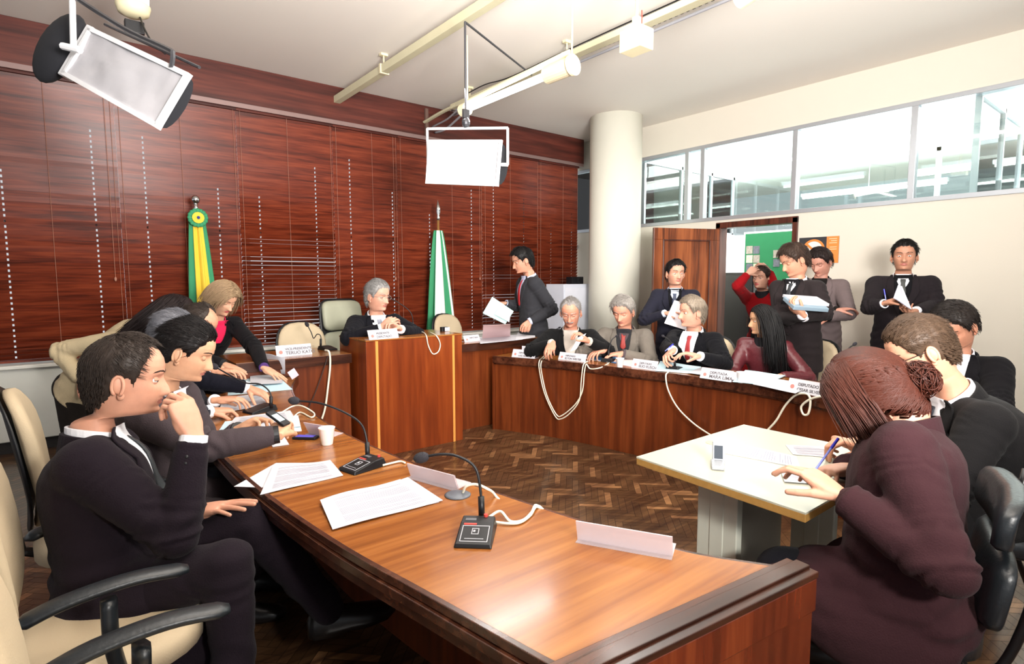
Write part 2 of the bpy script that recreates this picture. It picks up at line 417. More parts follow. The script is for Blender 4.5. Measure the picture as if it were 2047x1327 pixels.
# neighbouring rooms seen over the wall and through the door
OFF = mat('office_white_paint', (236, 240, 238), .8, var=.02)
struct('wall_back', MB().bx(8.95, 9.05, 3.2, 8, 0, 2.1).bx(8.95, 9.05, -5, 3.2, 0, 2.1), OFF)
p = MB()
for y in (-3, -1.2, .6, 2.4, 4.2, 6.0, 7.8): p.bx(8.97, 9.03, y-.025, y+.025, 2.1, CZ)
p.bx(8.97, 9.03, -5, 8, 2.1, 2.14).bx(8.97, 9.03, -5, 8, 3.05, 3.1)
w3 = struct('window_3', p, ALU)
ys = [-3, -1.2, .6, 2.4, 4.2, 6.0, 7.8]
for a, b in zip(ys[:-1], ys[1:]): MB().bx(8.99, 8.996, a+.025, b-.025, 2.14, 3.05).build('window_pane', GLASS, w3)
# cross partition between neighbouring offices
struct('wall_partition', MB().bx(XW+T, 9, 1.45, 1.53, 0, 2.15).bx(XW+T, 9, 5.2, 5.28, 0, 2.15), OFF)
p = MB()
for y in (1.49, 5.24):
    for x in (6.62, 7.5, 8.3, 8.95): p.bx(x-.02, x+.02, y-.025, y+.025, 2.15, CZ-.4)
    p.bx(6.6, 9, y-.025, y+.025, 2.15, 2.18); p.bx(6.6, 9, y-.025, y+.025, 3.05, 3.1)
w4 = struct('window_4', p, ALU)
for y in (1.49, 5.24):
    for a, b in ((6.64, 7.48), (7.52, 8.28), (8.32, 8.93)): MB().bx(a, b, y-.003, y+.003, 2.18, 3.05).build('window_pane', GLASS, w4)
# lamps in the neighbouring rooms
def next_lamp(x, y, L, lab):
    t = thing('ceiling_light', lab, 'lamp', (x, y, 3.1), 0, 'fluorescent lamps in the next rooms')
    MB().bx(x-.05, x+.05, y-L/2, y+L/2, 3.04, 3.1).build('lamp_housing', WMET, t)
    MB().tube([(x, y-L/2+.02, 3.02), (x, y+L/2-.02, 3.02)], .02, 10).build('fluorescent_tube', TUBE, t)
    MB().tube([(x, y, 3.1), (x, y, 3.5)], .008, 6).build('hanger', WMET, t)
next_lamp(7.7, 2.3, 1.3, 'bright fluorescent lamp nearest behind the middle clerestory pane')
next_lamp(7.9, 4.3, 1.3, 'fluorescent lamp behind the clerestory pane above the open door')
next_lamp(8.2, .4, 1.3, 'fluorescent lamp behind the largest clerestory pane at the wall end')
next_lamp(10.6, 2.0, 2.4, 'long fluorescent lamp two rooms away, seen in the middle pane')
next_lamp(11.8, 4.2, 2.4, 'long fluorescent lamp two rooms away, over the open door')
next_lamp(12.4, 1.0, 2.4, 'farthest fluorescent lamp, low in the end clerestory pane')

# door leaf swung into the room
H0 = np.array((XW-.02, DY1+.02)); e = Zp(1310, 455, 2.03)[:2]; dv = e-H0; dv = dv/np.linalg.norm(dv); LW = .90
ang = atan2(dv[1], dv[0])
leaf = thing('door_leaf', 'wooden panelled door standing open behind the man in navy, hinged at the doorway', 'door', (H0[0], H0[1], .01), ang)
mb = MB()
mb.bx(0, LW, -.02, .02, 0, .18).bx(0, LW, -.02, .02, 1.88, 2.02).bx(0, .13, -.02, .02, .18, 1.88).bx(LW-.13, LW, -.02, .02, .18, 1.88).bx(.13, LW-.13, -.009, .009, .18, 1.88)
mb.build('door_panel', W_DOOR, leaf, bevel=.004, local=True)
mb = MB()
for sg in (-1, 1):
    y = sg*.018
    mb.bx(.125, .14, y-.006, y+.006, .18, 1.88).bx(LW-.14, LW-.125, y-.006, y+.006, .18, 1.88).bx(.125, LW-.125, y-.006, y+.006, 1.865, 1.885).bx(.125, LW-.125, y-.006, y+.006, .175, .195)
mb.build('moulding', W_FRAME, leaf, bevel=.004, local=True)
mb = MB()
for sg in (-1, 1): mb.tube([(LW-.06, sg*.02, 1.0), (LW-.06, sg*.06, 1.0), (LW-.17, sg*.065, 1.0)], .009, 8)
mb.build('door_handle', CHROME, leaf, local=True, smooth=True)

# things seen through the doorway
t = thing('storage_cabinet', 'tall black metal cabinet standing just inside the doorway', 'cabinet', (7.2, 3.95, 0))
a = Xp(1447, 545, 6.95); b = Xp(1500, 548, 6.95)
MB().bx(6.95, 7.45, b[1]-.05, a[1]+.25, 0, a[2]).build('cabinet_body', mat('black_steel', (38, 38, 40), .4), t, bevel=.006)
MB().bx(6.935, 6.95, b[1]-.03, a[1]+.05, .1, a[2]-.03).build('cabinet_door', mat('black_steel_door', (50, 50, 52), .4), t, bevel=.004)
MB().bx(6.925, 6.935, b[1]+.0, b[1]+.015, .8, .95).build('handle', CHROME, t)
XB = 8.93
a = Xp(1492, 468, XB); b = Xp(1592, 475, XB); c = Xp(1492, 600, XB)
t = thing('notice_board', 'green notice board with photo prints on the wall beyond the doorway', 'notice board', (XB, (a[1]+b[1])/2, c[2]))
MB().bx(XB-.02, XB+.02, b[1]-.03, a[1]+.03, c[2]-.03, a[2]+.03).build('board_frame', WMET, t, bevel=.003)
MB().bx(XB-.026, XB-.02, b[1], a[1], c[2], a[2]).build('felt', mat('green_felt', (34, 112, 70), .9), t)
for k, (px, py) in enumerate([(1492, 492), (1506, 492), (1492, 510), (1506, 510), (1492, 527), (1506, 527), (1546, 500), (1546, 518), (1560, 512)]):
    q = Xp(px, py, XB-.03); q2 = Xp(px+12, py+15, XB-.03)
    tag(MB().bx(XB-.031, XB-.0262, q2[1], q[1], q2[2], q[2]).build('photo_print', mat('print_%d' % (k % 3), [(150, 140, 130), (90, 90, 100), (190, 180, 160)][k % 3], .4, var=.6, nscale=30)), 'small photo print pinned to the green notice board beyond the doorway', 'photo', 'photo prints on the green board')

# poster
a = Xp(1598, 477, XW-.006); b = Xp(1678, 470, XW-.006); c = Xp(1678, 525, XW-.006)
y0, y1, z0, z1 = b[1], a[1], c[2], (a[2]+b[2])/2
t = thing('poster', 'black and orange poster with a white disc on the wall beside the door frame', 'poster', (XW, (y0+y1)/2, z0))
MB().bx(XW-.006, XW-.001, y0, y1, z0, z1).build('poster_sheet', mat('poster_black', (50, 50, 54), .5), t)
MB().bx(XW-.008, XW-.006, y0, y0+(y1-y0)*.30, z0, z1).build('orange_panel', mat('poster_orange', (236, 140, 66), .5), t)
cy_, cz_ = y0+(y1-y0)*.62, (z0+z1)/2; R_ = (z1-z0)*.42
Rm = [[0, 0, 1], [1, 0, 0], [0, 1, 0]]
MB().lathe([(R_, -.001), (R_, .001)], (XW-.008, cy_, cz_), 40, R=Rm).build('orange_ring', mat('poster_orange', (236, 140, 66), .5), t)
MB().lathe([(R_*.8, -.001), (R_*.8, .001)], (XW-.0095, cy_, cz_), 40, R=Rm).build('white_disc', mat('poster_white', (235, 232, 226), .5), t)
Rb = np.array([[1, 0, 0], [0, cos(.75), -sin(.75)], [0, sin(.75), cos(.75)]])
MB().box((XW-.0105, cy_, cz_), (.001, R_*1.75, R_*.2), Rb).build('orange_bar', mat('poster_orange', (236, 140, 66), .5), t)
mb = MB()
for k, w in enumerate((.8, .6, .75, 0, .7, .85)):
    if w: mb.bx(XW-.0095, XW-.008, y0+.02, y0+.02+(y1-y0)*.24*w, z1-.03-k*.022, z1-.022-k*.022)
mb.build('print_lines', mat('poster_pale_print', (246, 200, 160), .6), t)

# ceiling cable trays
def tray(name, lab, a, b, w, h, m, hang=()):
    a = np.array(a); b = np.array(b); t = thing(name, lab, 'cable tray', ((a+b)/2))
    d = (b-a)/np.linalg.norm(b-a); s_ = np.array((-d[1], d[0], 0))
    mb = MB(); vs = []
    for p_ in (a, b):
        for q, r in ((-w/2, -h/2), (w/2, -h/2), (w/2, h/2), (-w/2, h/2)): vs.append(p_+s_*q+np.array((0, 0, r)))
    mb.add(vs, [(0, 1, 2, 3), (7, 6, 5, 4), (0, 4, 5, 1), (1, 5, 6, 2), (2, 6, 7, 3), (3, 7, 4, 0)]); mb.build('channel', m, t, bevel=.004)
    hb = MB()
    for k in hang:
        p_ = a+(b-a)*k; hb.tube([p_+np.array((0, 0, h/2)), (p_[0], p_[1], CZ)], .007, 6); hb.box(p_, (w+.02, .03, h+.015))
        hb.box((p_[0], p_[1], CZ-.01), (.07, .04, .02))
    if hang: hb.build('hanger', CREAM, t)
    return t
TRAYM = mat('tray_cream_paint', (210, 204, 172), .6)
tray('cable_tray', 'cream trunking slung under the ceiling above the lectern', (2.52, 6.16, 3.36), (2.49, -1, 3.36), .07, .07, TRAYM, (.16, .42, .7))
tr = tray('cable_tray', 'cream perforated tray with grey conduits carrying the fluorescent lamp', (3.66, 5.6, 3.36), (3.60, -1, 3.36), .09, .05, TRAYM, (.05, .28, .5, .75))
mb = MB()
for y in np.arange(5.4, -1, -.05): mb.bx(3.695, 3.703, y, y+.022, 3.345, 3.36)
mb.build('slots', mat('tray_slot_dark', (90, 84, 70), .8), tr)
cb = MB()
cb.tube(poly_smooth([(3.74, 6.14, 3.2), (3.75, 5.9, 3.2), (3.75, 5.5, 3.3), (3.74, 5.2, 3.32), (3.70, -1, 3.32)], 6), .012, 8)
cb.tube(poly_smooth([(3.70, 6.14, 3.26), (3.70, 5.8, 3.28), (3.68, 5.5, 3.33), (3.67, 5.1, 3.345), (3.62, -1, 3.345)], 6), .010, 8)
cb.build('conduit', mat('grey_conduit', (150, 150, 156), .5), tr, smooth=True)
MB().tube(poly_smooth([(3.6, 6.14, 3.3), (3.62, 5.8, 3.34), (3.64, 5.5, 3.36)], 6), .03, 8, sq=.5).build('tray_end', TRAYM, tr)
MB().bx(3.6, 3.64, 6.12, 6.17, 3.12, 3.46).build('wall_bracket', mat('bracket_brown', (110, 84, 74), .5), tr)
tag(MB().tube(poly_smooth([(3.58, 5.2, 3.40), (3.6, 4.9, 3.42), (3.63, 4.5, 3.40), (3.6, 3.4, 3.40), (3.62, 1, 3.41)], 6), .006, 6).build('power_cable', BLACKP), 'thin black cable running along the perforated tray', 'cable')
# fluorescent lamp hung below tray
pa, pb, pe = D(935, 217, 4.55), D(1095, 150, 3.95), D(1143, 131, 3.75)
t = thing('fluorescent_lamp', 'lit bare fluorescent tube with cream end caps under the perforated tray', 'lamp', (pa+pb)/2)
MB().tube([pa, pb], .026, 14).build('fluorescent_tube', TUBE, t, smooth=True)
dl = (pe-pa)/np.linalg.norm(pe-pa)
MB().tube([pb, pe], [.06, .06], 20).tube([pe, pe+dl*.02], [.068, .068], 20).build('end_cap', mat('lamp_cap_cream', (228, 214, 180), .5), t)
MB().tube([pa-dl*.07, pa], .05, 16).build('socket', mat('lamp_cap_cream', (228, 214, 180), .5), t)
MB().tube([pa-dl*.02+np.array((0, 0, .05)), pe-dl*.02+np.array((0, 0, .09))], .02, 8).build('lamp_housing', TRAYM, t)
mb = MB()
for q in (pa, pe): mb.tube([q+np.array((0, 0, .04)), (q[0], q[1], 3.34)], .006, 6)
mb.build('hanger', CREAM, t)
l = area('fluorescent_tube_light', tuple((pa+pb)/2+np.array((0, 0, -.05))), tuple((pa+pb)/2+np.array((0, 0, -3))), 1.0, .05, 22, (1, .98, .94))
# second lamp end at frame top
pa, pb = D(1480, -2, 3.0), D(1700, -150, 2.4)
t = thing('fluorescent_lamp', 'lamp end with cream cap peeking in at the top edge, over the right side desks', 'lamp', pa)
MB().tube([pa, pa+(pb-pa)*.18], .05, 18).build('end_cap', mat('lamp_cap_cream', (228, 214, 180), .5), t)
MB().tube([pa+(pb-pa)*.18, pb], .024, 12).build('fluorescent_tube', TUBE, t, smooth=True)
MB().tube([pa+(pb-pa)*.1+np.array((0, 0, .04)), (pa+(pb-pa)*.1)*np.array((1, 1, 0))+np.array((0, 0, 3.5))], .006, 6).build('hanger', CREAM, t)
# cream box hanging
q = D(1272, 82, 3.6)
t = thing('junction_box', 'cream box hanging from the perforated cable tray', 'box', q)
MB().box(q, (.13, .17, .13)).build('box_body', CREAM, t, bevel=.006)
MB().box(q+np.array((0, 0, .10)), (.04, .04, .09)).tube([q+np.array((0, 0, .1)), (q[0], q[1], CZ)], .01, 8).build('hanger', CREAM, t)
MB().tube(poly_smooth([q+np.array((.03, 0, .06)), q+np.array((.05, .0, .12)), q+np.array((.05, 0, .2))], 5), .004, 6).build('red_wire', REDM, t)

# studio soft lights ------------------------------------------------
def softlight(center, ex, ez, w, h, dpt, lab, back=None, hood=False):
    """ex: width axis, ez: height axis of the white front"""
    ex = np.array(ex, float); ex /= np.linalg.norm(ex); ez = np.array(ez, float); ez -= ex*(ez@ex); ez /= np.linalg.norm(ez)
    nrm = np.cross(ex, ez)
    if nrm@(CO-center) < 0: nrm = -nrm
    t = thing('studio_soft_light', lab, 'studio light', center)
    R = np.array([ex, nrm, ez]).T
    n1, n2 = 22, 12; vs = []; fs = []; rr = random.Random(int(w*100))
    for i in range(n1+1):
        for j in range(n2+1):
            u, v = i/n1-.5, j/n2-.5
            bulge = .006*sin(9*u+2)*cos(5*v)+.004*noise.noise(Vector((u*9, v*5, w)))
            vs.append(center+ex*u*w+ez*v*h+nrm*(bulge+.012*(.25-u*u)))
    for i in range(n1):
        for j in range(n2): fs.append((i*(n2+1)+j, (i+1)*(n2+1)+j, (i+1)*(n2+1)+j+1, i*(n2+1)+j+1))
    n0 = len(vs); vs2 = [v-nrm*.01 for v in vs]; fs2 = [tuple(reversed([k+n0 for k in f])) for f in fs]
    MB().add(vs+vs2, fs+fs2).build('diffuser_cloth', WHITE, t, smooth=True)
    mb = MB()
    for sgn in (-1, 1):
        mb.box(center+ez*sgn*h/2, (w+.02, .02, .018), R); mb.box(center+ex*sgn*w/2, (.018, .02, h), R)
    mb.build('rim', WMET, t)
    bk = MB()
    # black curved reflector body behind
    rs = []
    for k in range(9):
        a = pi*k/8; 
        rs.append(center-nrm*(.02+sin(a)*dpt)+ez*cos(a)*h/2*.98)
    vs = []
    for p_ in rs: vs += [p_-ex*w/2*.98, p_+ex*w/2*.98]
    fs = [(2*k, 2*k+1, 2*k+3, 2*k+2) for k in range(8)]
    n0 = len(vs); fs += [tuple(2*k for k in range(9)), tuple(2*k+1 for k in range(8, -1, -1))]
    bk.add(vs, fs); bk.build('reflector_body', BLKCL, t)
    return t, ex, ez, nrm
# right hand one: front corners from its outline
c0 = D(925, 325, 4.0); ex = D(1006, 325, 3.86)-D(845, 322, 4.14)
t, ex, ez, nr = softlight(c0, ex, (0, 0, 1), .575, .29, .13, 'white fronted studio light hanging in a yoke over the walking man')
mb = MB(); hx = .33
up_ = np.array((0, 0, .245))
P1, P2 = c0-ex*hx, c0+ex*hx
for a_, b_ in ((P1, P1+up_), (P2, P2+up_), (P1+up_, P2+up_)): mb.tube([a_-nr*.05, b_-nr*.05], .009, 6)
mb.tube([P1-nr*.05, P1-nr*.05+ex*.05], .012, 8).tube([P2-nr*.05, P2-nr*.05-ex*.05], .012, 8)
mb.build('yoke', WMET, t)
top = c0+up_-nr*.05
MB().tube([top, (top[0], top[1], 3.2)], .008, 8).tube([(top[0], top[1], 3.2), (3.62, 4.2, 3.33)], .008, 8).ell(top+np.array((0, 0, .04)), (.03, .03, .04)).box(top+np.array((0, 0, .10)), (.05, .02, .06)).build('clamp', mat('dark_steel', (70, 70, 74), .4, .6), t)
# left hand one, tilted, nearer
A, B, C_, E_ = D(187, 53, 2.35), D(373, 160, 2.05), D(127, 155, 2.35), D(318, 243, 2.05)
c0 = (A+B+C_+E_)/4; exl = (B-A)+(E_-C_); ezl = (A-C_)+(B-E_)
t, ex, ez, nr = softlight(c0, exl, ezl, np.linalg.norm(exl)/2, np.linalg.norm(ezl)/2, .035, 'large tilted studio light with white cloth front and round black hood')
hoodc = c0-ex*(np.linalg.norm(exl)/4+.07)-nr*.04+ez*.03
R = np.array([ex, nr, ez]).T
HD = D(112, 92, 2.42)
Rh = np.array([CR, CF, CU]).T
MB().ell(HD+CF*.02, (.115, .06, .165), R, 24).build('hood', BLKCL, t, smooth=True)
wl = np.linalg.norm(exl)/4
MB().box(c0-ex*(wl+.035)-nr*.02, (.05, .04, .24), R).build('end_frame', WMET, t, bevel=.004)
q = c0-ex*(wl+.03); 
MB().tube([D(147, 100, 2.3), D(143, -60, 2.3)], .011, 8).tube([D(125, 92, 2.3), D(160, 100, 2.28)], .014, 8).build('pole', WMET, t)
MB().tube([c0-ex*(wl-.02)+ez*.155-nr*.02, c0+ex*(wl+.0)+ez*.155-nr*.02], .006, 6).tube(poly_smooth([D(150, -5, 2.3), D(250, 58, 2.2), D(335, 98, 2.1), D(345, 108, 2.08), D(343, 135, 2.08)], 6), .009, 6).build('yoke', mat('dark_steel', (70, 70, 74), .4, .6), t)
# round spot lamp at the top
q = D(265, -4, 3.4)
t = thing('spot_lamp', 'lit round bulb lamp in a metal dish behind the tilted studio light', 'lamp', q)
MB().ell(q, (.085, .085, .10), None, 24).build('glowing_lens', mat('lit_bulb', (255, 252, 240), .5, var=0, emit=9), t, smooth=True)
Rq = np.array([CR, CF, CU]).T
MB().lathe([(.04, -.13), (.08, -.11), (.092, -.07), (.090, -.06)], q+np.array((0, 0, .02)), 24).build('dish', CREAM, t, smooth=True)
MB().box(q+np.array((0, 0, -.17)), (.10, .05, .07)).build('ballast_box', BLACKP, t, bevel=.004)
MB().tube([q+np.array((0, 0, .1)), (q[0], q[1], CZ)], .012, 8).tube(poly_smooth([D(280, 35, 3.4), D(290, 60, 3.35), D(305, 85, 3.3), D(330, 108, 3.2)], 6), .005, 6).build('cord', BLACKP, t)
# ------------------------------------------------------------------ desks
def offs(P, d):
    """offset a 2D polyline to its left by d"""
    out = []
    for i in range(len(P)):
        a = np.array(P[max(i-1, 0)][:2]); b = np.array(P[min(i+1, len(P)-1)][:2]); t = (b-a)/np.linalg.norm(b-a)
        out.append(np.array(P[i][:2])+np.array((-t[1], t[0]))*d)
    return out
# left curved desk (nearest)
n_ = 11
inn = poly_smooth([(1.375, .63), (1.255, .84), (1.185, 1.12), (1.13, 1.42), (1.07, 1.8), (1.035, 2.15), (1.02, 2.5), (1.04, 2.95), (1.09, 3.4), (1.20, 3.85), (1.38, 4.28)], 5)
out_ = poly_smooth([(.70, .70), (.68, .80), (.63, 1.1), (.575, 1.42), (.535, 1.8), (.515, 2.15), (.51, 2.5), (.52, 2.95), (.56, 3.4), (.64, 3.85), (.86, 4.42)], 5)
t = thing('curved_desk', 'long curved polished wood desk in the foreground with a red-brown end panel', 'desk', (.9, 2.0, 0))
# rounded far end
MB().strip(inn, out_, DESK_Z-.028, DESK_Z).build('desk_top', W_TOP, t, bevel=.002)
e = MB()
for k, (dd, z0, z1) in enumerate(((.016, DESK_Z-.020, DESK_Z+.003), (.024, DESK_Z-.046, DESK_Z-.022), (.014, DESK_Z-.078, DESK_Z-.048))):
    e.strip(out_, offs(out_, dd), z0, z1)
e.build('edge_moulding', W_EDGE, t, bevel=.002)
MB().strip(inn, offs(inn, -.012), DESK_Z-.06, DESK_Z-.001).build('inner_edge', W_EDGE, t, bevel=.002)
MB().strip(offs(inn, .04), offs(inn, .065), 0.0, DESK_Z-.028).build('front_panel', W_DESK, t)
# end panel: boards on the side facing the camera
a = np.array((.665, .685)); b = np.array((1.40, .60)); d = (b-a)/np.linalg.norm(b-a); nn = np.array((d[1], -d[0]))
def quad2(a, b, d0, d1): return [tuple(a+nn*d0), tuple(b+nn*d0), tuple(b+nn*d1), tuple(a+nn*d1)]
MB().prism(quad2(a, b, .0, .03), 0, DESK_Z-.09).build('end_panel', W_PANEL, t, bevel=.002)
MB().prism(quad2(a-d*.004, b+d*.004, -.004, .036), DESK_Z-.09, DESK_Z-.006).build('end_rail', W_PANEL, t, bevel=.003)
MB().prism(quad2(a-d*.006, b+d*.006, -.045, .038), DESK_Z-.006, DESK_Z+.010).prism(quad2(a-d*.006, b+d*.006, -.02, .016), DESK_Z+.010, DESK_Z+.017).build('end_trim', W_EDGE, t, bevel=.002)
MB().strip(poly_smooth([(1.38, 4.28), (1.36, 4.40), (1.26, 4.5), (1.1, 4.53), (.86, 4.42)], 4), poly_smooth([(1.37, 4.25), (1.2, 4.3), (1.1, 4.33), (1.0, 4.36), (.87, 4.40)], 4), DESK_Z-.06, DESK_Z).build('rounded_end', W_EDGE, t)

# right curved desk
inr = poly_smooth([(3.18, 4.23), (3.40, 3.70), (3.50, 3.3), (3.555, 2.96), (3.62, 2.6), (3.655, 2.3), (3.665, 2.0), (3.64, 1.70), (3.55, 1.38), (3.42, 1.0), (3.22, .55)], 5)
outr = poly_smooth([(3.64, 4.36), (3.86, 3.84), (3.95, 3.4), (4.01, 3.0), (4.08, 2.6), (4.115, 2.3), (4.125, 1.98), (4.10, 1.64), (4.0, 1.27), (3.86, .87), (3.66, .38)], 5)
t = thing('curved_desk', 'curved wood desk with dark top edge where four seated people work', 'desk', (3.7, 2.4, 0))
MB().strip(inr, outr, DESK_Z-.028, DESK_Z).build('desk_top', W_TOP, t, bevel=.002)
MB().strip(offs(inr, .0), offs(inr, -.016), DESK_Z-.062, DESK_Z+.002).strip(offs(inr, .0), offs(inr, .02), DESK_Z-.075, DESK_Z-.03).build('edge_moulding', W_EDGE, t, bevel=.002)
fp = offs(inr, .03)
MB().strip(fp, offs(inr, .055), 0.0, DESK_Z-.05).build('front_panel', W_DESK, t)
MB().strip(outr, offs(outr, .02), DESK_Z-.06, DESK_Z).build('inner_edge', W_EDGE, t, bevel=.002)
MB().prism([(3.185, 4.24), (3.64, 4.365), (3.64, 4.38), (3.18, 4.255)], 0, DESK_Z-.03).build('side_panel', W_DESK, t)

# lectern desk
t = thing('lectern_desk', 'tall wood presiding desk with two pale inlaid strips under the man with clasped hands', 'desk', (2.32, 4.4, 0))
LX0, LX1, LY0, LY1, LH = 1.87, 2.765, 4.14, 4.66, .95
MB().bx(LX0, LX1, LY0, LY0+.025, 0.0, LH-.012).build('front_panel', W_LECT, t, bevel=.002)
MB().bx(LX0, LX0+.025, LY0+.025, LY1, 0.0, LH-.012).build('side_panel', W_LECT, t)
MB().bx(LX1-.025, LX1, LY0+.025, LY1, 0.0, LH-.012).build('side_panel', W_LECT, t)
MB().bx(LX0-.004, LX1+.004, LY0-.004, LY1, LH-.012, LH).build('desk_top', W_TOP, t, bevel=.002)
for x in (LX0+.09, LX1-.09): MB().bx(x-.011, x+.011, LY0-.003, LY0+.004, 0.0, LH-.012).build('inlaid_strip', STRIP, t)
# vice president desk on its left, wing desk on its right
def side_desk(name, lab, x0, x1, y0, y1, h):
    t = thing(name, lab, 'desk', ((x0+x1)/2, y0, 0))
    MB().bx(x0, x1, y0-.01, y1, h-.03, h).build('desk_top', W_TOP, t, bevel=.002)
    MB().bx(x0, x1, y0-.018, y0+.0, h-.075, h-.002).build('edge_moulding', W_EDGE, t, bevel=.002)
    MB().bx(x0+.01, x1-.01, y0+.01, y0+.035, 0, h-.03).build('front_panel', W_DESK, t)
    for x in (x0, x1-.025): MB().bx(x, x+.025, y0+.035, y1-.02, 0, h-.03).build('side_panel', W_DESK, t)
VH = .83
side_desk('side_desk', 'wood side desk left of the presiding desk, with an empty beige chair behind', .98, 1.84, 4.36, 4.92, VH)
side_desk('side_desk', 'wood wing desk right of the presiding desk, loaded with papers', 2.79, 3.92, 4.40, 4.74, .82)
# white witness table
WT = .72
t = thing('writing_table', 'cream laminate table with brown edge where two people write', 'table', (2.15, 1.05, 0))
pts = [(1.72, .735), (2.56, .735), (2.56, 1.40), (1.76, 1.405)]
MB().prism(pts, WT-.006, WT).build('table_top', mat('cream_laminate', (168, 166, 150), .35, var=.01), t)
MB().prism(pts, WT-.032, WT-.006).build('table_edge', mat('brown_edge_band', (150, 112, 58), .5, var=.2, nscale=60), t, bevel=.002)
LGM = mat('table_leg_cream', (214, 216, 202), .5)
def tleg(x, y):
    MB().bx(x-.02, x+.02, y-.085, y+.085, .04, WT-.032).bx(x-.023, x+.023, y-.03, y+.03, .04, WT-.04).bx(x-.03, x+.03, y-.22, y+.22, 0.0, .05).build('leg', LGM, t, bevel=.004)
tleg(1.98, 1.17); tleg(2.42, 1.0)
MB().bx(1.99, 2.41, 1.13, 1.15, .2, WT-.034).build('modesty_panel', mat('panel_grey_beige', (150, 146, 134), .6), t)
q = Zp(1425, 885, WT)
MB().lathe([(.0, WT), (.03, WT), (.03, WT+.0015), (.0, WT+.0015)], (q[0], q[1], 0), 24).build('cable_port_cap', mat('beige_cap', (196, 178, 140), .5), t)

# ------------------------------------------------------------------ chairs
def round_back(mb, w, h, th, z0, n=24, pw=2.6, y0=0, curve=.04, tilt=.12):
    """padded back pad: outline superellipse, local: width x, up z, front +y"""
    vs = []; m = 5
    for lay in range(m+1):
        s_ = [0.0, .55, .9, 1.0, 1.0, .97][lay]; yy = [th, th*.98, th*.8, th*.45, 0, -th*.1][lay]
        ring = []
        for k in range(n):
            a = 2*pi*k/n; c, s = cos(a), sin(a)
            x = (abs(c)**(2/pw))*(1 if c > 0 else -1)*w/2*s_; z = (abs(s)**(2/pw))*(1 if s > 0 else -1)*h/2*s_
            y = yy+curve*(x/(w/2))**2-(z)*tilt+y0
            ring.append((x, y, z0+h/2+z))
        vs.append(ring)
    mb.rings(vs)
def office_chair(lab, loc, rz, m=None, arms=True, high=False, group=None, name='office_chair', bz=.53):
    m = m or BEIGE
    t = thing(name, lab, 'chair', loc, rz, group)
    mb = MB(); rs = []
    for s_, z in ((.9, .40), (1, .41), (1, .45), (.97, .47), (.7, .48), (0.02, .478)):
        rs.append([((abs(cos(a))**.75)*np.sign(cos(a))*.245*s_, (abs(sin(a))**.75)*np.sign(sin(a))*.235*s_, z) for a in np.linspace(0, 2*pi, 28, endpoint=False)])
    mb.rings(rs); mb.build('seat', m, t, smooth=True, local=True)
    mb = MB(); 
    if high:
        round_back(mb, .50, .36, .06, .54, pw=5, y0=-.27); round_back(mb, .46, .30, .06, .91, pw=5, y0=-.31)
        bsh = MB(); round_back(bsh, .52, .70, .02, .53, pw=5, y0=-.30)
    else:
        round_back(mb, .46, .50, .05, bz, pw=2.7, y0=-.25)
        bsh = MB(); round_back(bsh, .48, .52, .016, bz-.01, pw=2.7, y0=-.275)
    mb.build('backrest', m, t, smooth=True, local=True)
    bsh.build('back_shell', BLACKP, t, smooth=True, local=True)
    MB().tube([(0, -.2, .40), (0, -.27, .43), (0, -.29, .6)], [.03, .03, .02], 8, sq=.6).build('back_support', BLACKP, t, local=True)
    MB().tube([(0, 0, .12), (0, 0, .40)], .028, 12).box((0, 0, .39), (.2, .2, .03)).build('gas_column', BLACKP, t, local=True)
    mb = MB()
    for k in range(5):
        a = 2*pi*k/5+.3; mb.tube([(0, 0, .115), (cos(a)*.16, sin(a)*.16, .10), (cos(a)*.29, sin(a)*.29, .075)], [.03, .025, .018], 8)
        mb.ell((cos(a)*.29, sin(a)*.29, .028), (.03, .03, .028), None, 10)
    mb.build('star_base', BLACKP, t, local=True)
    if arms:
        for sg in (-1, 1):
            mb = MB()
            mb.tube(poly_smooth([(sg*.20, .02, .40), (sg*.285, .02, .43), (sg*.285, .0, .55), (sg*.27, -.0, .655)], 5), .018, 8, sq=1.6)
            pth = poly_smooth([(sg*.275, -.17, .655), (sg*.275, -.08, .68), (sg*.272, .05, .69), (sg*.268, .17, .675)], 5)
            mb.tube(pth, [.012]+[.030]*(len(pth)-2)+[.018], 12, sq=.5, up=(0, 0, 1))
            mb.build('armrest', LEATH, t, smooth=True, local=True)
    return t
FACEX = -pi/2    # chair local front +y turned to face +x
office_chair('beige office chair of the man sipping from his hand', (.06, 1.90, 0), FACEX)
office_chair('empty beige office chair nearest the foreground desk edge', (.10, 1.10, 0), FACEX)
office_chair('sage green high-backed chair of the man at the presiding desk', (2.34, 5.33, 0), pi+.25, SAGE, False, True, name='high_back_chair')
office_chair('empty round-backed beige chair behind the left side desk', (Yp(608, 680, 5.3)[0], 5.05, 0), pi+.15, arms=False)
office_chair('round-backed beige chair behind the right end of the presiding desk', (Yp(898, 650, 5.5)[0], 5.22, 0), pi+.3, arms=False)
q = Zp(1608, 735, .85)
q = D(1590, 730, 4.75)
office_chair('beige chair beside the woman with long black hair', (q[0]-.0, q[1], 0), pi/2-.3, arms=False, bz=.40)
q = Zp(1452, 650, .9)

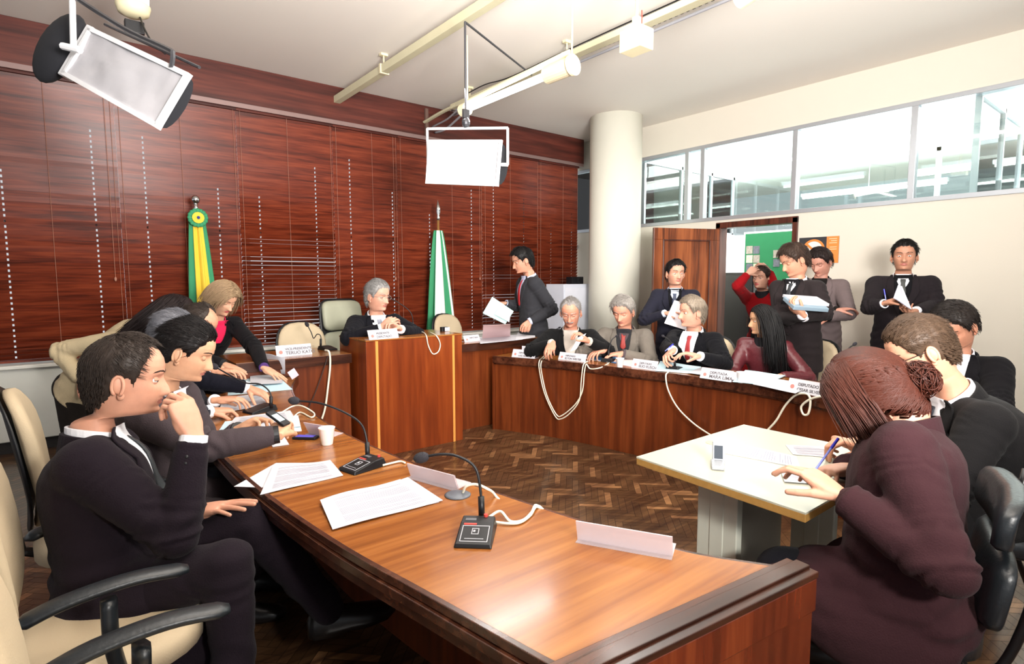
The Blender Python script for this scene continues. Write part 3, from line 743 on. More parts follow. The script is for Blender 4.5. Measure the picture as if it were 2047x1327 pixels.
office_chair('beige chair of the man on his phone at the curved desk', (.12, 2.70, 0), FACEX)
def black_chair(lab, loc, rz):
    t = thing('padded_chair', lab, 'chair', loc, rz, None)
    mb = MB(); rs = []
    for s_, z in ((.92, .40), (1, .41), (1, .45), (.96, .47), (.02, .475)):
        rs.append([((abs(cos(a))**.5)*np.sign(cos(a))*.235*s_, (abs(sin(a))**.5)*np.sign(sin(a))*.225*s_, z) for a in np.linspace(0, 2*pi, 28, endpoint=False)])
    mb.rings(rs).build('seat', LEATH, t, smooth=True, local=True)
    mb = MB(); round_back(mb, .46, .20, .05, .50, pw=5, y0=-.25, curve=-.0, tilt=.15); round_back(mb, .46, .13, .05, .72, pw=5, y0=-.285, tilt=.15)
    mb.build('backrest', LEATH, t, smooth=True, local=True)
    fr = MB()
    for sg in (-1, 1):
        fr.tube(poly_smooth([(sg*.22, .20, 0.012), (sg*.22, .19, .38), (sg*.22, .0, .40), (sg*.22, -.2, .40), (sg*.22, -.27, .5), (sg*.22, -.33, .84)], 5), .012, 8)
        fr.tube([(sg*.22, -.12, .40), (sg*.23, -.28, .012)], .012, 8)
    fr.build('tubular_frame', mat('black_tube', (20, 20, 22), .3, .3), t, smooth=True, local=True)
    for sg in (-1, 1):
        for z, y in ((.72, -.31), (.60, -.295)): MB().tube([(sg*.215, y, z), (sg*.26, y-.01, z)], .010, 8).build('bolt', CHROME, t, local=True)
    return t



# ------------------------------------------------------------------ things on the desks
def microphone(lab, base, rz, path, grp=None, bh=.032, headr=.017, detail=False):
    """base: 3D point at desk top, path: list of 3D neck points ending at the capsule"""
    t = thing('desk_microphone', lab, 'microphone', base, rz, grp)
    b = MB(); w, l = .052, .075
    b.add([(-w, -l, 0), (w, -l, 0), (w, l, 0), (-w, l, 0), (-w*.92, -l*.95, .012), (w*.92, -l*.95, .012), (w*.88, l*.9, bh), (-w*.88, l*.9, bh), (w*.9, l*.3, bh*.95), (-w*.9, l*.3, bh*.95)],
          [(3, 2, 1, 0), (0, 1, 5, 4), (4, 5, 8, 9), (9, 8, 6, 7), (2, 3, 7, 6), (1, 2, 6, 8, 5), (3, 0, 4, 9, 7)])
    b.build('base', BLACKP, t, local=True, bevel=.003)
    if detail:
        sl = (bh*.95-.012)/(l*1.25); z_ = lambda y: .0128+(y+l*.95)*sl
        f = MB()
        for (x0, x1, y0, y1) in ((-.038, .038, -.062, -.060), (-.038, .038, .006, .008), (-.038, -.036, -.062, .008), (.036, .038, -.062, .008), (-.010, .010, -.030, -.028), (-.010, .010, -.006, -.004), (-.010, -.008, -.03, -.004), (.008, .010, -.03, -.004), (-.026, .026, -.050, -.0485), (-.006, .0, -.02, -.012)):
            f.add([(x0, y0, z_(y0)), (x1, y0, z_(y0)), (x1, y1, z_(y1)), (x0, y1, z_(y1)), (x0, y0, z_(y0)-.002), (x1, y0, z_(y0)-.002), (x1, y1, z_(y1)-.002), (x0, y1, z_(y1)-.002)], [(0, 1, 2, 3), (4, 7, 6, 5), (0, 4, 5, 1), (1, 5, 6, 2), (2, 6, 7, 3), (3, 7, 4, 0)])
        f.build('printed_outline', mat('pale_print', (170, 170, 176), .6, var=0), t, local=True)
        MB().box((-.018, .014, z_(.014)), (.036, .008, .002)).build('red_mark', REDM, t, local=True)
        MB().lathe([(.006, 0), (.006, .01)], (.02, .062, bh*.9), 12).build('talk_button', REDM, t, local=True)
        MB().box((-.02, .04, bh*.97), (.03, .014, .003)).build('switch', mat('grey_switch', (90, 90, 94), .5), t, local=True)
    P = poly_smooth([np.array(p) for p in path], 6)
    nk = MB().tube(P, .0042, 8); nk.build('gooseneck', BLACKP, t, smooth=True)
    MB().tube([P[0]-np.array((0, 0, .01)), P[0]+(P[1]-P[0])/np.linalg.norm(P[1]-P[0])*.055], .0095, 12).build('neck_collar', BLACKP, t, smooth=True)
    d = P[-1]-P[-2]; d /= np.linalg.norm(d)
    Q = [P[-1]+d*k*headr for k in (-1.1, -.9, -.4, .3, 1.0, 1.5, 1.75)]
    MB().tube(Q, [headr*k for k in (.35, .6, .9, 1.0, .85, .5, .12)], 14).build('foam_capsule', mat('foam_black', (38, 36, 42), .95, bump=.4, bscale=300), t, smooth=True)
    return t
bp = Zp(952, 1072, DESK_Z)
dep = (bp-CO)@CF
def px(pts, d0, d1=None):
    d1 = d0 if d1 is None else d1; k = len(pts)
    return [D(x, y, d0+(d1-d0)*i/max(1, k-1)) for i, (x, y) in enumerate(pts)]
A1 = Zp(965, 1040, DESK_Z); dA = (A1-CO)@CF
microphone('black gooseneck microphone nearest the camera, bent over the blank name stand', bp, -.75, px([(963, 1030), (961, 985), (950, 935), (915, 912), (880, 908), (845, 914)], dA-.01, dA+.02), detail=True)
B0 = Zp(725, 935, DESK_Z); A2 = Zp(737, 920, DESK_Z); dB = (A2-CO)@CF
microphone('black gooseneck microphone on the near desk, its foam head by the second seated man', B0, -1.35, px([(735, 912), (733, 880), (722, 848), (690, 825), (640, 806), (590, 801)], dB, dB+.05), detail=True)
C0 = Zp(520, 822, DESK_Z); dC = (C0-CO)@CF
microphone('black gooseneck microphone beside the papers of the man writing', C0, -1.3, px([(542, 812), (540, 785), (520, 768), (490, 765), (460, 750), (430, 733)], dC, dC))
V0 = Zp(655, 699, VH)+np.array((0, .0, 0)); dV = (V0-CO)@CF
microphone('black microphone with a crooked neck on the left side desk', V0, .2, px([(641, 690), (641, 672), (634, 668), (627, 676), (622, 664), (614, 649)], dV, dV))
L0 = Zp(818, 662, LH); dL = (L0-CO)@CF
microphone('black microphone on the presiding desk beside clasped hands', L0, .3, px([(826, 656), (824, 632), (815, 618), (795, 604), (780, 596), (772, 592)], dL, dL-.05), headr=.010)
def rdesk_pt(x, y): return Zp(x, y, DESK_Z)
for (x, y, rz, lab, pts) in ((1092, 708, 2.2, 'low black microphone in front of the man with a moustache', [(1090, 703), (1090, 690), (1100, 668), (1108, 660), (1118, 655)]),
                         (1217, 722, 2.0, 'black microphone in front of the man in the grey blazer', [(1217, 714), (1217, 700), (1222, 682), (1226, 676), (1232, 672)]),
                         (1348, 738, 1.9, 'tall black microphone in front of the man with the pen', [(1349, 732), (1349, 710), (1345, 690), (1336, 678), (1326, 672)])):
    b0 = rdesk_pt(x, y); dd = (b0-CO)@CF
    microphone(lab, b0, rz, px(pts, dd, dd), headr=.010)
b0 = rdesk_pt(1668, 762); dd = (b0-CO)@CF
microphone('black microphone with its foam head against the bare wall, beyond the red hair', b0, 1.6, px([(1672, 752), (1680, 722), (1695, 698), (1708, 688)], dd, dd), headr=.012)

# cables
def cable(lab, pts, r=.004, m=None, name='microphone_cable'):
    return tag(MB().tube(poly_smooth(pts, 8), r, 6).build(name, m or CABLE, smooth=True), lab, 'cable')
# near desk cables run from mic to inner edge and through the port
g = Zp(915, 990, DESK_Z)
t = thing('cable_port', 'round grey cable port set in the desk between the two name stands', 'cable port', g)
MB().lathe([(.0, 0), (.042, 0), (.044, .003), (.036, .006), (.0, .006)], g, 28).build('port_ring', mat('port_grey', (88, 92, 100), .35), t, smooth=True)
Zd = DESK_Z+.006
def dz(x, y, z=Zd): return Zp(x, y, z)
def drop(p): return [np.array((p[0]+.015, p[1], .66)), np.array((p[0]+.018, p[1], .4)), np.array((p[0]+.016, p[1]-.01, .02))]
cable('white twin cable looping out of the grey port over the desk edge', [dz(925, 985), dz(932, 972, .74), dz(950, 968, .75), dz(972, 976, .745), dz(990, 990), *drop(dz(1000, 1002))], .0045)
cable('white cable curling from the nearest microphone to the desk edge', [dz(978, 1033), dz(1000, 1022, .725), dz(1020, 1042), dz(1045, 1040), dz(1062, 1025), dz(1072, 1010), *drop(dz(1082, 1012))], .0045)
cable('second white cable strand beside the nearest microphone', [dz(982, 1042), dz(1015, 1046), dz(1040, 1044), dz(1060, 1030), dz(1074, 1013), *drop(dz(1088, 1016))], .004)
cable('short white cable behind the second microphone', [dz(765, 930), dz(785, 925), dz(800, 922), dz(810, 925)], .004)
cable('white looped cable behind the foam microphone head', [dz(560, 826), dz(585, 812, .73), dz(605, 812, .74), dz(628, 826, .72), dz(622, 834), dz(600, 824), dz(585, 835)], .004)
yv = 4.335
cable('thick white cable falling down the left side desk', [Yp(650, 700, yv+.04), Yp(658, 704, yv-.02), Yp(660, 730, yv-.02), Yp(656, 770, yv-.02), Yp(650, 815, yv-.02), Yp(640, 848, yv-.02), Yp(636, 870, yv-.02)], .008)
cable('thin dark cable slanting across the left side desk', [Yp(655, 712, yv-.01), Yp(648, 735, yv-.012), Yp(630, 785, yv-.012), Yp(610, 830, yv-.012)], .004, mat('dark_cable', (40, 22, 16), .5))
cable('white cable hanging in a loop over the presiding desk front', [Zp(828, 661, LH+.01), Zp(845, 664, LH+.01), Yp(852, 671, 4.125), Yp(856, 690, 4.12), Yp(865, 707, 4.12), Yp(876, 703, 4.12), Yp(880, 688, 4.12), Yp(873, 672, 4.12), Zp(860, 664, LH+.01)], .005)
def front(x, y):
    """point on the right desk's curved front"""
    r = ray(x, y); best = None
    F = [np.array(p) for p in offs(inr, -.012)]
    for a, b in zip(F[:-1], F[1:]):
        # intersect 2D ray with the segment
        M_ = np.array([[r[0], a[0]-b[0]], [r[1], a[1]-b[1]]])
        try: s, u = np.linalg.solve(M_, a)
        except np.linalg.LinAlgError: continue
        if -.02 <= u <= 1.02 and s > 0: best = CO+r*s*.993
    return best if best is not None else D(x, y, 4.2)
def top(x, y): return Zp(x, y, DESK_Z+.008)
cable('white cable dangling in a long loop below the man with a moustache', [top(1092, 708), front(1078, 722), front(1080, 750), front(1090, 790), front(1110, 832), front(1122, 837), front(1140, 825), front(1158, 800), front(1162, 760), front(1166, 730), top(1175, 722)], .005)
cable('second strand of the long dangling white loop', [top(1096, 709), front(1082, 724), front(1084, 752), front(1094, 792), front(1112, 828), front(1124, 830), front(1150, 808), front(1164, 782), front(1168, 745), front(1172, 728), front(1180, 737), front(1200, 735), top(1218, 725)], .005)
cable('white cable running from the tall microphone down to the floor behind the cream table', [top(1336, 743), front(1331, 752), front(1336, 780), front(1355, 815), front(1385, 845), front(1415, 866), front(1440, 880)], .006)
cable('white cable rising to the knot on the curved desk edge', [front(1534, 860), front(1552, 840), front(1570, 810), front(1590, 790), front(1612, 787), front(1620, 800), front(1616, 826), front(1606, 828), front(1602, 812), front(1620, 798), front(1650, 790), top(1658, 784)], .007)

# papers
def sheet(lab, corners, z=None, m=None, lines=True, curl=.0, thick=.0012, name='paper_sheet', cat='paper', group=None, n=10, lum=None):
    """corners: 4 3D points (near-left, near-right, far-right, far-left) ; curl lifts"""
    A, B, C, E_ = [np.array(c, float) for c in corners]; vs = []; 
    up = np.cross(B-A, E_-A); up /= np.linalg.norm(up); 
    if up[2] < 0: up = -up
    for i in range(n+1):
        for j in range(n+1):
            u, v = i/n, j/n
            p = (A*(1-u)+B*u)*(1-v)+(E_*(1-u)+C*u)*v
            vs.append(p+up*(curl*(sin(pi*u*1.7+.4)*.5+.5)*(.4+.6*v)*(1 if curl >= 0 else 1)))
    fs = [(i*(n+1)+j, (i+1)*(n+1)+j, (i+1)*(n+1)+j+1, i*(n+1)+j+1) for i in range(n) for j in range(n)]
    k = len(vs); vs2 = [v-up*thick for v in vs]
    fs2 = [tuple(reversed([q+k for q in f])) for f in fs]
    bd = [i*(n+1) for i in range(n+1)]+[n*(n+1)+j for j in range(1, n+1)]+[i*(n+1)+n for i in range(n-1, -1, -1)]+[j for j in range(n-1, 0, -1)]
    fs3 = [(bd[i], bd[(i+1) % len(bd)], bd[(i+1) % len(bd)]+k, bd[i]+k) for i in range(len(bd))]
    o = tag(MB().add(vs+vs2, fs+fs2+fs3).build(name, m or PAPER), lab, cat, group)
    if lines:
        L = MB(); rr = random.Random(len(lab))
        for r_ in range(int(22)):
            v = .10+r_*.036; u0 = .12; u1 = .88 if rr.random() < .8 else rr.uniform(.3, .7)
            if r_ % 7 == 5: continue
            q = []
            for s in range(6):
                u = u0+(u1-u0)*s/5
                for dv in (0, .010):
                    w = v+dv; p = (A*(1-u)+B*u)*(1-w)+(E_*(1-u)+C*u)*w
                    q.append(p+up*(curl*(sin(pi*u*1.7+.4)*.5+.5)*(.4+.6*w)+.0006))
            L.add(q, [(2*s, 2*s+2, 2*s+3, 2*s+1) for s in range(5)])
        lo = L.build('printed_text', mat('soft_print', (140, 140, 160), .8, var=0), None)
        lo.parent = o
    return o
def zs(pts, z): return [Zp(x, y, z) for x, y in pts]
z0 = DESK_Z+.003
sheet('white printed sheets lying in front of the nearest microphone', [*zs([(665, 1060)], z0), *zs([(885, 1000), (815, 955), (640, 1004)], z0+.002)], curl=.012, n=14)
sheet('white printed sheet under the top one in front of the nearest microphone', [*zs([(672, 1050), (878, 1003), (800, 958), (648, 1000)], z0-.002)], lines=False, curl=.004)
sheet('white printed sheets fanned out beside the second microphone', [*zs([(520, 990), (686, 950), (660, 920), (545, 935)], z0)], curl=.008, n=12)
sheet('white sheet poking out under the fanned sheets by the second microphone', [*zs([(468, 972), (560, 975), (655, 925), (552, 925)], z0-.001)], lines=False)
sheet('white sheet under the hands of the man with a phone', zs([(545, 893), (578, 888), (566, 868), (535, 872)], z0), lines=False)
sheet('open white booklet with the print the second man looks at', zs([(440, 868), (600, 852), (580, 820), (470, 834)], z0+.004), m=PAPER)
sheet('pale blue folder under the white booklet', zs([(430, 872), (603, 860), (596, 830), (450, 842)], z0), m=PAPERB, lines=False, thick=.003, name='folder', cat='folder')
sheet('printed white form signed by the half hidden man', zs([(440, 825), (545, 808), (528, 785), (425, 798)], z0+.002), m=PAPER)
sheet('pale blue folder spread under the blonde woman\'s hands', zs([(455, 790), (585, 778), (545, 742), (462, 745)], z0), m=PAPERB, lines=False, name='folder', cat='folder')
sheet('white sheet held down by the blonde woman', zs([(500, 770), (565, 765), (560, 735), (500, 740)], z0+.012), lines=False, curl=.01)
sheet('white sheet standing curled on the side desk behind the blonde woman\'s hands', [Zp(520, 740, .72), Zp(570, 748, .72), D(569, 714, 4.2), D(528, 708, 4.2)], lines=False, curl=.01)
for k, (q, m, lab) in enumerate([([(1100, 706), (1215, 724), (1235, 712), (1120, 700)], PAPER, 'white papers before the man with a moustache'),
    ([(1180, 716), (1245, 728), (1260, 718), (1195, 708)], BLUEF, 'blue folder before the man in the grey blazer'),
    ([(1238, 728), (1275, 734), (1290, 724), (1250, 718)], PINKP, 'pink paper by the plastic cup on the curved desk'),
    ([(1310, 740), (1380, 745), (1402, 733), (1320, 722)], PAPERB, 'pale blue folder under the hands of the man with a pen'),
    ([(1375, 745), (1500, 764), (1520, 750), (1400, 735)], PAPER, 'white papers between the man with a pen and the long-haired woman'),
    ([(1465, 762), (1530, 768), (1570, 750), (1490, 740)], PAPERB, 'pale blue folders before the woman with long hair'),
    ([(1505, 768), (1590, 786), (1625, 768), (1530, 755)], PAPER, 'white papers at the empty place beside the long-haired woman')]):
    sheet(lab, zs(q, z0+.002*k), m=m, lines=False, thick=.006 if m is not PAPER else .002, curl=.004, name='folder' if m in (BLUEF, PAPERB) else 'paper_sheet', cat='folder' if m in (BLUEF, PAPERB) else 'paper')
zw = .823
sheet('white papers spread along the wing desk', zs([(960, 686), (1045, 678), (1040, 668), (955, 674)], zw), lines=False, thick=.004)
sheet('pale pink folder standing on the wing desk', [Zp(964, 676, zw), Zp(1020, 672, zw), D(1020, 648, 5.4), D(966, 650, 5.4)], m=PINKP, lines=False, name='folder', cat='folder')
sheet('white sheet at the end of the wing desk under the walking man\'s fist', zs([(1030, 680), (1070, 674), (1068, 660), (1035, 664)], zw+.002), m=mat('grey_white_paper', (215, 215, 222), .8), lines=False)
sheet('white sheet on the presiding desk under the name plate', zs([(770, 672), (812, 668), (800, 662), (760, 664)], LH+.002), lines=False)
# cream table papers
zt = WT+.002
sheet('printed white form stretched across the cream table', zs([(1600, 935), (1592, 912), (1470, 885), (1445, 905)], zt), m=PAPER)
sheet('white sheet the red-haired woman writes on', zs([(1568, 962), (1650, 968), (1648, 945), (1560, 938)], zt+.004))
sheet('white sheet by the second pair of writing hands on the cream table', zs([(1585, 908), (1672, 915), (1668, 893), (1570, 889)], zt))
# open clamshell phone
q = Zp(1437, 932, WT)
t = thing('flip_phone', 'open silver flip phone lying on the cream table', 'phone', q)
SIL = mat('silver_plastic', (170, 174, 180), .3, .4)
Rp = np.array(Matrix.Rotation(.6, 3, 'Z')); Rt = np.array(Matrix.Rotation(.6, 3, 'Z') @ Matrix.Rotation(radians(-65), 3, 'Y'))
MB().box(q+np.array((-.01, 0, .009)), (.09, .045, .016), Rp).build('keypad_half', SIL, t, bevel=.004)
MB().box(q+Rp@np.array((.045, 0, .04)), (.085, .045, .012), Rt).build('screen_half', SIL, t, bevel=.004)
MB().box(q+Rp@np.array((.040, 0, .042)), (.05, .03, .008), Rt).build('screen', mat('phone_screen', (60, 66, 74), .2), t)
# cups
def cup(lab, x, y, z, s=1.0):
    q = Zp(x, y, z); t = thing('plastic_cup', lab, 'cup', q)
    MB().lathe([(.0, .0), (.022*s, 0), (.024*s, .002), (.034*s, .072*s), (.036*s, .074*s), (.035*s, .076*s), (.032*s, .073*s), (.021*s, .004), (0, .004)], q, 28).build('cup_body', CUPM, t, smooth=True); return t
cup('white plastic cup on the near desk beside the mobile phone', 654, 888, DESK_Z, 1.0)
cup('white plastic cup before the man in the grey blazer', 1239, 734, DESK_Z, 1.0)
cup('white plastic cup in front of the folders of the long-haired woman', 1482, 765, DESK_Z, 1.0)
# phones
q = Zp(611, 874, DESK_Z+.006); t = thing('mobile_phone', 'black mobile phone with violet keys lying by the plastic cup', 'phone', q)
Rz_ = np.array(Matrix.Rotation(-.15+radians(51), 3, 'Z'))
Rz_ = np.array(Matrix.Rotation(radians(-45), 3, 'Z'))
MB().box(q, (.11, .045, .012), Rz_).build('phone_body', BLACKP, t, bevel=.004)
MB().box(q+np.array((0, 0, .0062)), (.085, .034, .001), Rz_).build('keypad', mat('violet_keys', (86, 80, 190), .4, var=.3, nscale=80), t)
# small pack on presiding desk
q = Zp(888, 662, LH); t = thing('stamp_block', 'small black block with a white top on the presiding desk', 'box', q)
MB().box(q+np.array((0, 0, .02)), (.07, .04, .04)).build('block', BLACKP, t, bevel=.003)
MB().box(q+np.array((.02, -.021, .02)), (.05, .002, .034)).build('label_face', PAPER, t)

# name stands --------------------------------------------------------
def name_stand(lab, a, b, h, lines_, empty=False, group=None, lean=.03, tabs=False):
    """a,b: base end points seen from the front (left,right)"""
    a = np.array(a); b = np.array(b); t = thing('name_stand', lab, 'name stand', (a+b)/2, 0, group)
    ex = (b-a)/np.linalg.norm(b-a); nr = np.array((ex[1], -ex[0], 0)); up = np.array((0, 0, 1.)); w = np.linalg.norm(b-a)
    def slab(p, q, r, s, th, mb):
        n = np.cross(q-p, s-p); n = n/np.linalg.norm(n)*th
        mb.add([p, q, r, s, p+n, q+n, r+n, s+n], [(3, 2, 1, 0), (4, 5, 6, 7), (0, 1, 5, 4), (1, 2, 6, 5), (2, 3, 7, 6), (3, 0, 4, 7)])
    mb = MB(); top = -nr*lean+up*h
    slab(a, b, b+top, a+top, .002, mb); slab(a, b, b-nr*.07+up*.002, a-nr*.07+up*.002, .002, mb)
    if empty:
        slab(a+nr*.022, b+nr*.022, b, a, .002, mb); slab(a-nr*.004, b-nr*.004, b-nr*.004+top*.98, a-nr*.004+top*.98, .001, mb)
    mb.build('acrylic_holder', ACRYL, t)
    if not empty:
        c = MB(); slab(a+nr*.002, b+nr*.002, b+nr*.002+top*.98, a+nr*.002+top*.98, .0012, c); c.build('name_card', PAPER, t)
        tdir = top/np.linalg.norm(top); n = np.cross(ex, tdir)
        def M4(o_): return Matrix(((ex[0], tdir[0], n[0], o_[0]), (ex[1], tdir[1], n[1], o_[1]), (ex[2], tdir[2], n[2], o_[2]), (0, 0, 0, 1)))
        org = a+nr*.0045
        # draw a small red mark
        c_ = org+ex*.035+tdir*h*.42
        Rm = np.array([ex, tdir, n]).T
        e_ = MB().lathe([(h*.17, -.0005), (h*.17, .0008)], c_, 16, R=Rm); e_.build('red_emblem', mat('emblem_red', (226, 120, 110), .7, var=0), t)
        P_ = t.matrix_basis.inverted()
        k = len(lines_)
        for i, (s, sz) in enumerate(lines_):
            text_mesh(s, sz, P_ @ M4(org+ex*.07+tdir*(h*(.62-.40*i)-.004)), mat('card_ink', (96, 92, 96), .8, var=0), 'lettering', t, bold=.0006)
        if tabs: 
            q = (a+b)/2+top; c2 = MB(); slab(q-ex*.03, q+ex*.03, q+ex*.03+up*.035, q-ex*.03+up*.035, .002, c2); c2.build('paper_tab', PAPER, t)
    return t
def nst(lab, p1, p2, z, h, lines_, **k): return name_stand(lab, Zp(*p1, z), Zp(*p2, z), h, lines_, **k)
nst('white name stand on the left side desk next to the crooked microphone', (553, 714), (624, 708), VH, .085, [('VICE-PRESIDENTE', .026), ('TERUO KATO', .036)])
nst('white name stand on the presiding desk before the clasped hands', (738, 680), (797, 675), LH, .075, [('PRESIDENTE', .022), ('DEPUTADO', .026)])
nst('white name stand half hidden at the inner end of the wing desk', (929, 684), (960, 681), .82, .06, [('DEPUTADO', .02)])
nst('white name stand with a paper tab at the far corner of the curved desk', (1023, 713), (1069, 717), DESK_Z, .07, [('DEPUTADO', .02), ('LUIZ ACCORSI', .022)], tabs=True)
nst('white name stand before the man with a moustache', (1116, 718), (1170, 724), DESK_Z, .065, [('DEPUTADO', .02), ('ELTON WELTER', .024)])
nst('white name stand in front of the cup and the man with a pen', (1262, 734), (1312, 741), DESK_Z, .07, [('DEPUTADO', .022), ('ELIO RUSCH', .030)])
nst('white name stand in front of the woman with long black hair', (1399, 755), (1462, 764), DESK_Z, .075, [('DEPUTADA', .026), ('MARA LIMA', .034)])
nst('white name stand at the empty place, cable knot beneath it', (1572, 780), (1652, 795), DESK_Z, .08, [('DEPUTADO', .026), ('CESAR SILVESTRI FILHO', .026)])
nst('clear empty name stand nearest the camera, at the desk end', (1155, 1078), (1345, 1112), DESK_Z, .062, [], empty=True, lean=-.02)
nst('clear empty name stand between the cable port and the second microphone', (822, 952), (916, 978), DESK_Z, .055, [], empty=True, lean=-.02)
nst('clear empty name stand leaning behind the plastic cup', (618, 866), (664, 874), DESK_Z, .06, [], empty=True, lean=-.03)
# small tilted card by the folder
q = D(586, 747, 3.95)
R_ = np.array([CR*cos(.6)+CU*sin(.6), CF, CU*cos(.6)-CR*sin(.6)]).T
tag(MB().box(q, (.055, .003, .06), R_).build('small_card', mat('lilac_card', (214, 196, 208), .6, var=.1)), 'small pale card tilted at the end of the folders by the side desk', 'card')

# ------------------------------------------------------------------ flags
def flag(lab, base_xy, ztop, pole_top, cols, grp, finial, w0, w1, z0, rosette=False, seed=1):
    x, y = base_xy; t = thing('standing_flag', lab, 'flag', (x, y, 0))
    MB().tube([(x, y, 0), (x, y, ztop)], .014, 12).build('pole', CHROME if finial == 'ball' else mat('pole_wood', (150, 110, 60), .4), t, smooth=True)
    MB().lathe([(.0, 0), (.16, 0), (.16, .02), (.05, .05), (.03, .12), (0, .12)], (x, y, 0), 28).build('flag_base', BLACKP, t, smooth=True)
    if finial == 'ball': MB().ell((x, y, ztop+.03), (.038, .038, .04), None, 18).tube([(x, y, ztop-.09), (x, y, ztop)], .02, 12).build('finial', CHROME, t, smooth=True)
    else: MB().lathe([(.0, 0), (.018, .0), (.022, .03), (.012, .05), (.030, .10), (.022, .16), (.0, .24)], (x, y, ztop), 12).build('finial', CHROME, t, smooth=True)
    # draped cloth: a cone of pleats, coloured by angle
    n = 96; m = 40; vs = []; zt = ztop-.12; rr = random.Random(seed)
    for i in range(m+1):
        v = i/m; z = zt+(z0-zt)*v; w = w0+(w1-w0)*v**.8
        for j in range(n):
            a = 2*pi*j/n
            r = w*(1+.22*sin(a*9+seed)+.10*sin(a*5+v*2+seed)); vs.append((x+r*cos(a)*1.0+.03*v, y+r*sin(a)*.75, z+.05*sin(a*2+seed)*v-.09*abs(sin(a*4.5))*(1 if v > .97 else 0)))
    fs = []; mi = []
    mb = MB()
    for i in range(m):
        for j in range(n): fs.append((i*n+j, i*n+(j+1) % n, (i+1)*n+(j+1) % n, (i+1)*n+j)); mi.append(cols(j/n*360, i/m))
    o0 = len(mb.v); mb.v = vs; mb.f = fs+[tuple(range(n-1, -1, -1))]; mb.m = mi+[0]
    mb.build('flag_cloth', [GREEN, YEL, BLUF, FWH], t, smooth=True)
    return t
ang0 = degrees(atan2(-5.9, -1.1)) % 360
def c1(a, v):
    d = (a-253+180) % 360-180   # angle relative to facing the camera; + = image right
    if -24 < d < 55 and not (v > .9): return 1
    return 0
f1 = flag('green and yellow flag with a rosette behind the blonde woman', (1.06, 5.92), 2.12, 0, c1, None, 'ball', .05, .115, .72, seed=2)
MB().lathe([(.0, 0), (.045, .004), (.05, .012), (.0, .02)], (1.06, 5.84, 1.98), 16, R=[[1, 0, 0], [0, 0, -1], [0, 1, 0]]).build('rosette_center', YEL, f1)
mb = MB()
for k in range(16):
    a = 2*pi*k/16; mb.ell((1.06+cos(a)*.065, 5.845, 1.98+sin(a)*.065), (.022, .012, .022), None, 8)
mb.build('rosette_ruffle', GREEN, f1, smooth=True)
MB().ell((1.06, 5.815, 1.98), (.014, .008, .014), None, 10).build('rosette_button', BLUF, f1)
def c2(a, v):
    d = (a-239+180) % 360-180
    if v > .93: return 0 if d < 20 else 3
    if -20 < d < 25 and v < .85: return 3
    if -40 < d < 10 and v > .86: return 2
    if 52 < d < 75: return 3
    return 0
flag('green and white flag with a spear tip behind the presiding desk', (3.62, 5.9), 2.12, 0, c2, None, 'spear', .045, .17, .78, seed=5)

# equipment behind the column
q0, q1 = Zp(1127, 640, .8), None
x0 = Yp(1127, 568, 5.5); x1 = Yp(1168, 568, 5.5)
t = thing('equipment_cabinet', 'pale cabinet beside the column behind the seated man with a moustache', 'cabinet', ((x0[0]+x1[0])/2, 5.5, 0))
MB().bx(x0[0], x1[0]+.25, 5.5, 5.85, 0, x0[2]).build('cabinet_body', mat('pale_cabinet', (216, 220, 232), .5), t, bevel=.006)
MB().bx(x0[0]+.02, x1[0]+.23, 5.492, 5.5, .1, x0[2]-.05).build('cabinet_door', mat('pale_cabinet_door', (224, 226, 236), .5), t, bevel=.003)
xa = Yp(1146, 552, 5.6)
tag(MB().box((xa[0]+.08, 5.65, x0[2]+.05), (.22, .12, .10)).box((xa[0]+.08, 5.58, x0[2]+.05), (.05, .03, .05)).build('video_recorder', BLACKP, bevel=.006), 'small black recorder on the pale cabinet by the column', 'recorder')
# ------------------------------------------------------------------ people toolkit
def vox(mb, voxel, smooth=6, sfac=.5, name='tmp'):
    """fuse overlapping closed shapes into one continuous surface"""
    me = bpy.data.meshes.new(name); me.from_pydata(mb.v, [], mb.f)
    bm = bmesh.new(); bm.from_mesh(me); bmesh.ops.recalc_face_normals(bm, faces=bm.faces); bm.to_mesh(me); bm.free()
    o = bpy.data.objects.new(name, me); COL.objects.link(o)
    r = o.modifiers.new('r', 'REMESH'); r.mode = 'VOXEL'; r.voxel_size = voxel; r.adaptivity = 0
    if smooth: s = o.modifiers.new('s', 'SMOOTH'); s.iterations = smooth; s.factor = sfac
    dg = bpy.context.evaluated_depsgraph_get(); dg.update(); ev = o.evaluated_get(dg); m2 = ev.to_mesh()
    v = np.empty(len(m2.vertices)*3); m2.vertices.foreach_get('co', v); v = v.reshape(-1, 3)
    f = [tuple(p.vertices) for p in m2.polygons]; ev.to_mesh_clear()
    bpy.data.objects.remove(o); bpy.data.meshes.remove(me)
    return v, f
def vnormals(v, f):
    F = np.array([q if len(q) == 4 else q+(q[2],) for q in f]); n = np.cross(v[F[:, 2]]-v[F[:, 0]], v[F[:, 3]]-v[F[:, 1]])
    N = np.zeros_like(v)
    for k in range(4): np.add.at(N, F[:, k], n)
    return N/(np.linalg.norm(N, axis=1, keepdims=True)+1e-12)
def sm(a, b, x): t = np.clip((x-a)/(b-a), 0, 1); return t*t*(3-2*t)
def unit(v): v = np.array(v, float); return v/(np.linalg.norm(v)+1e-12)

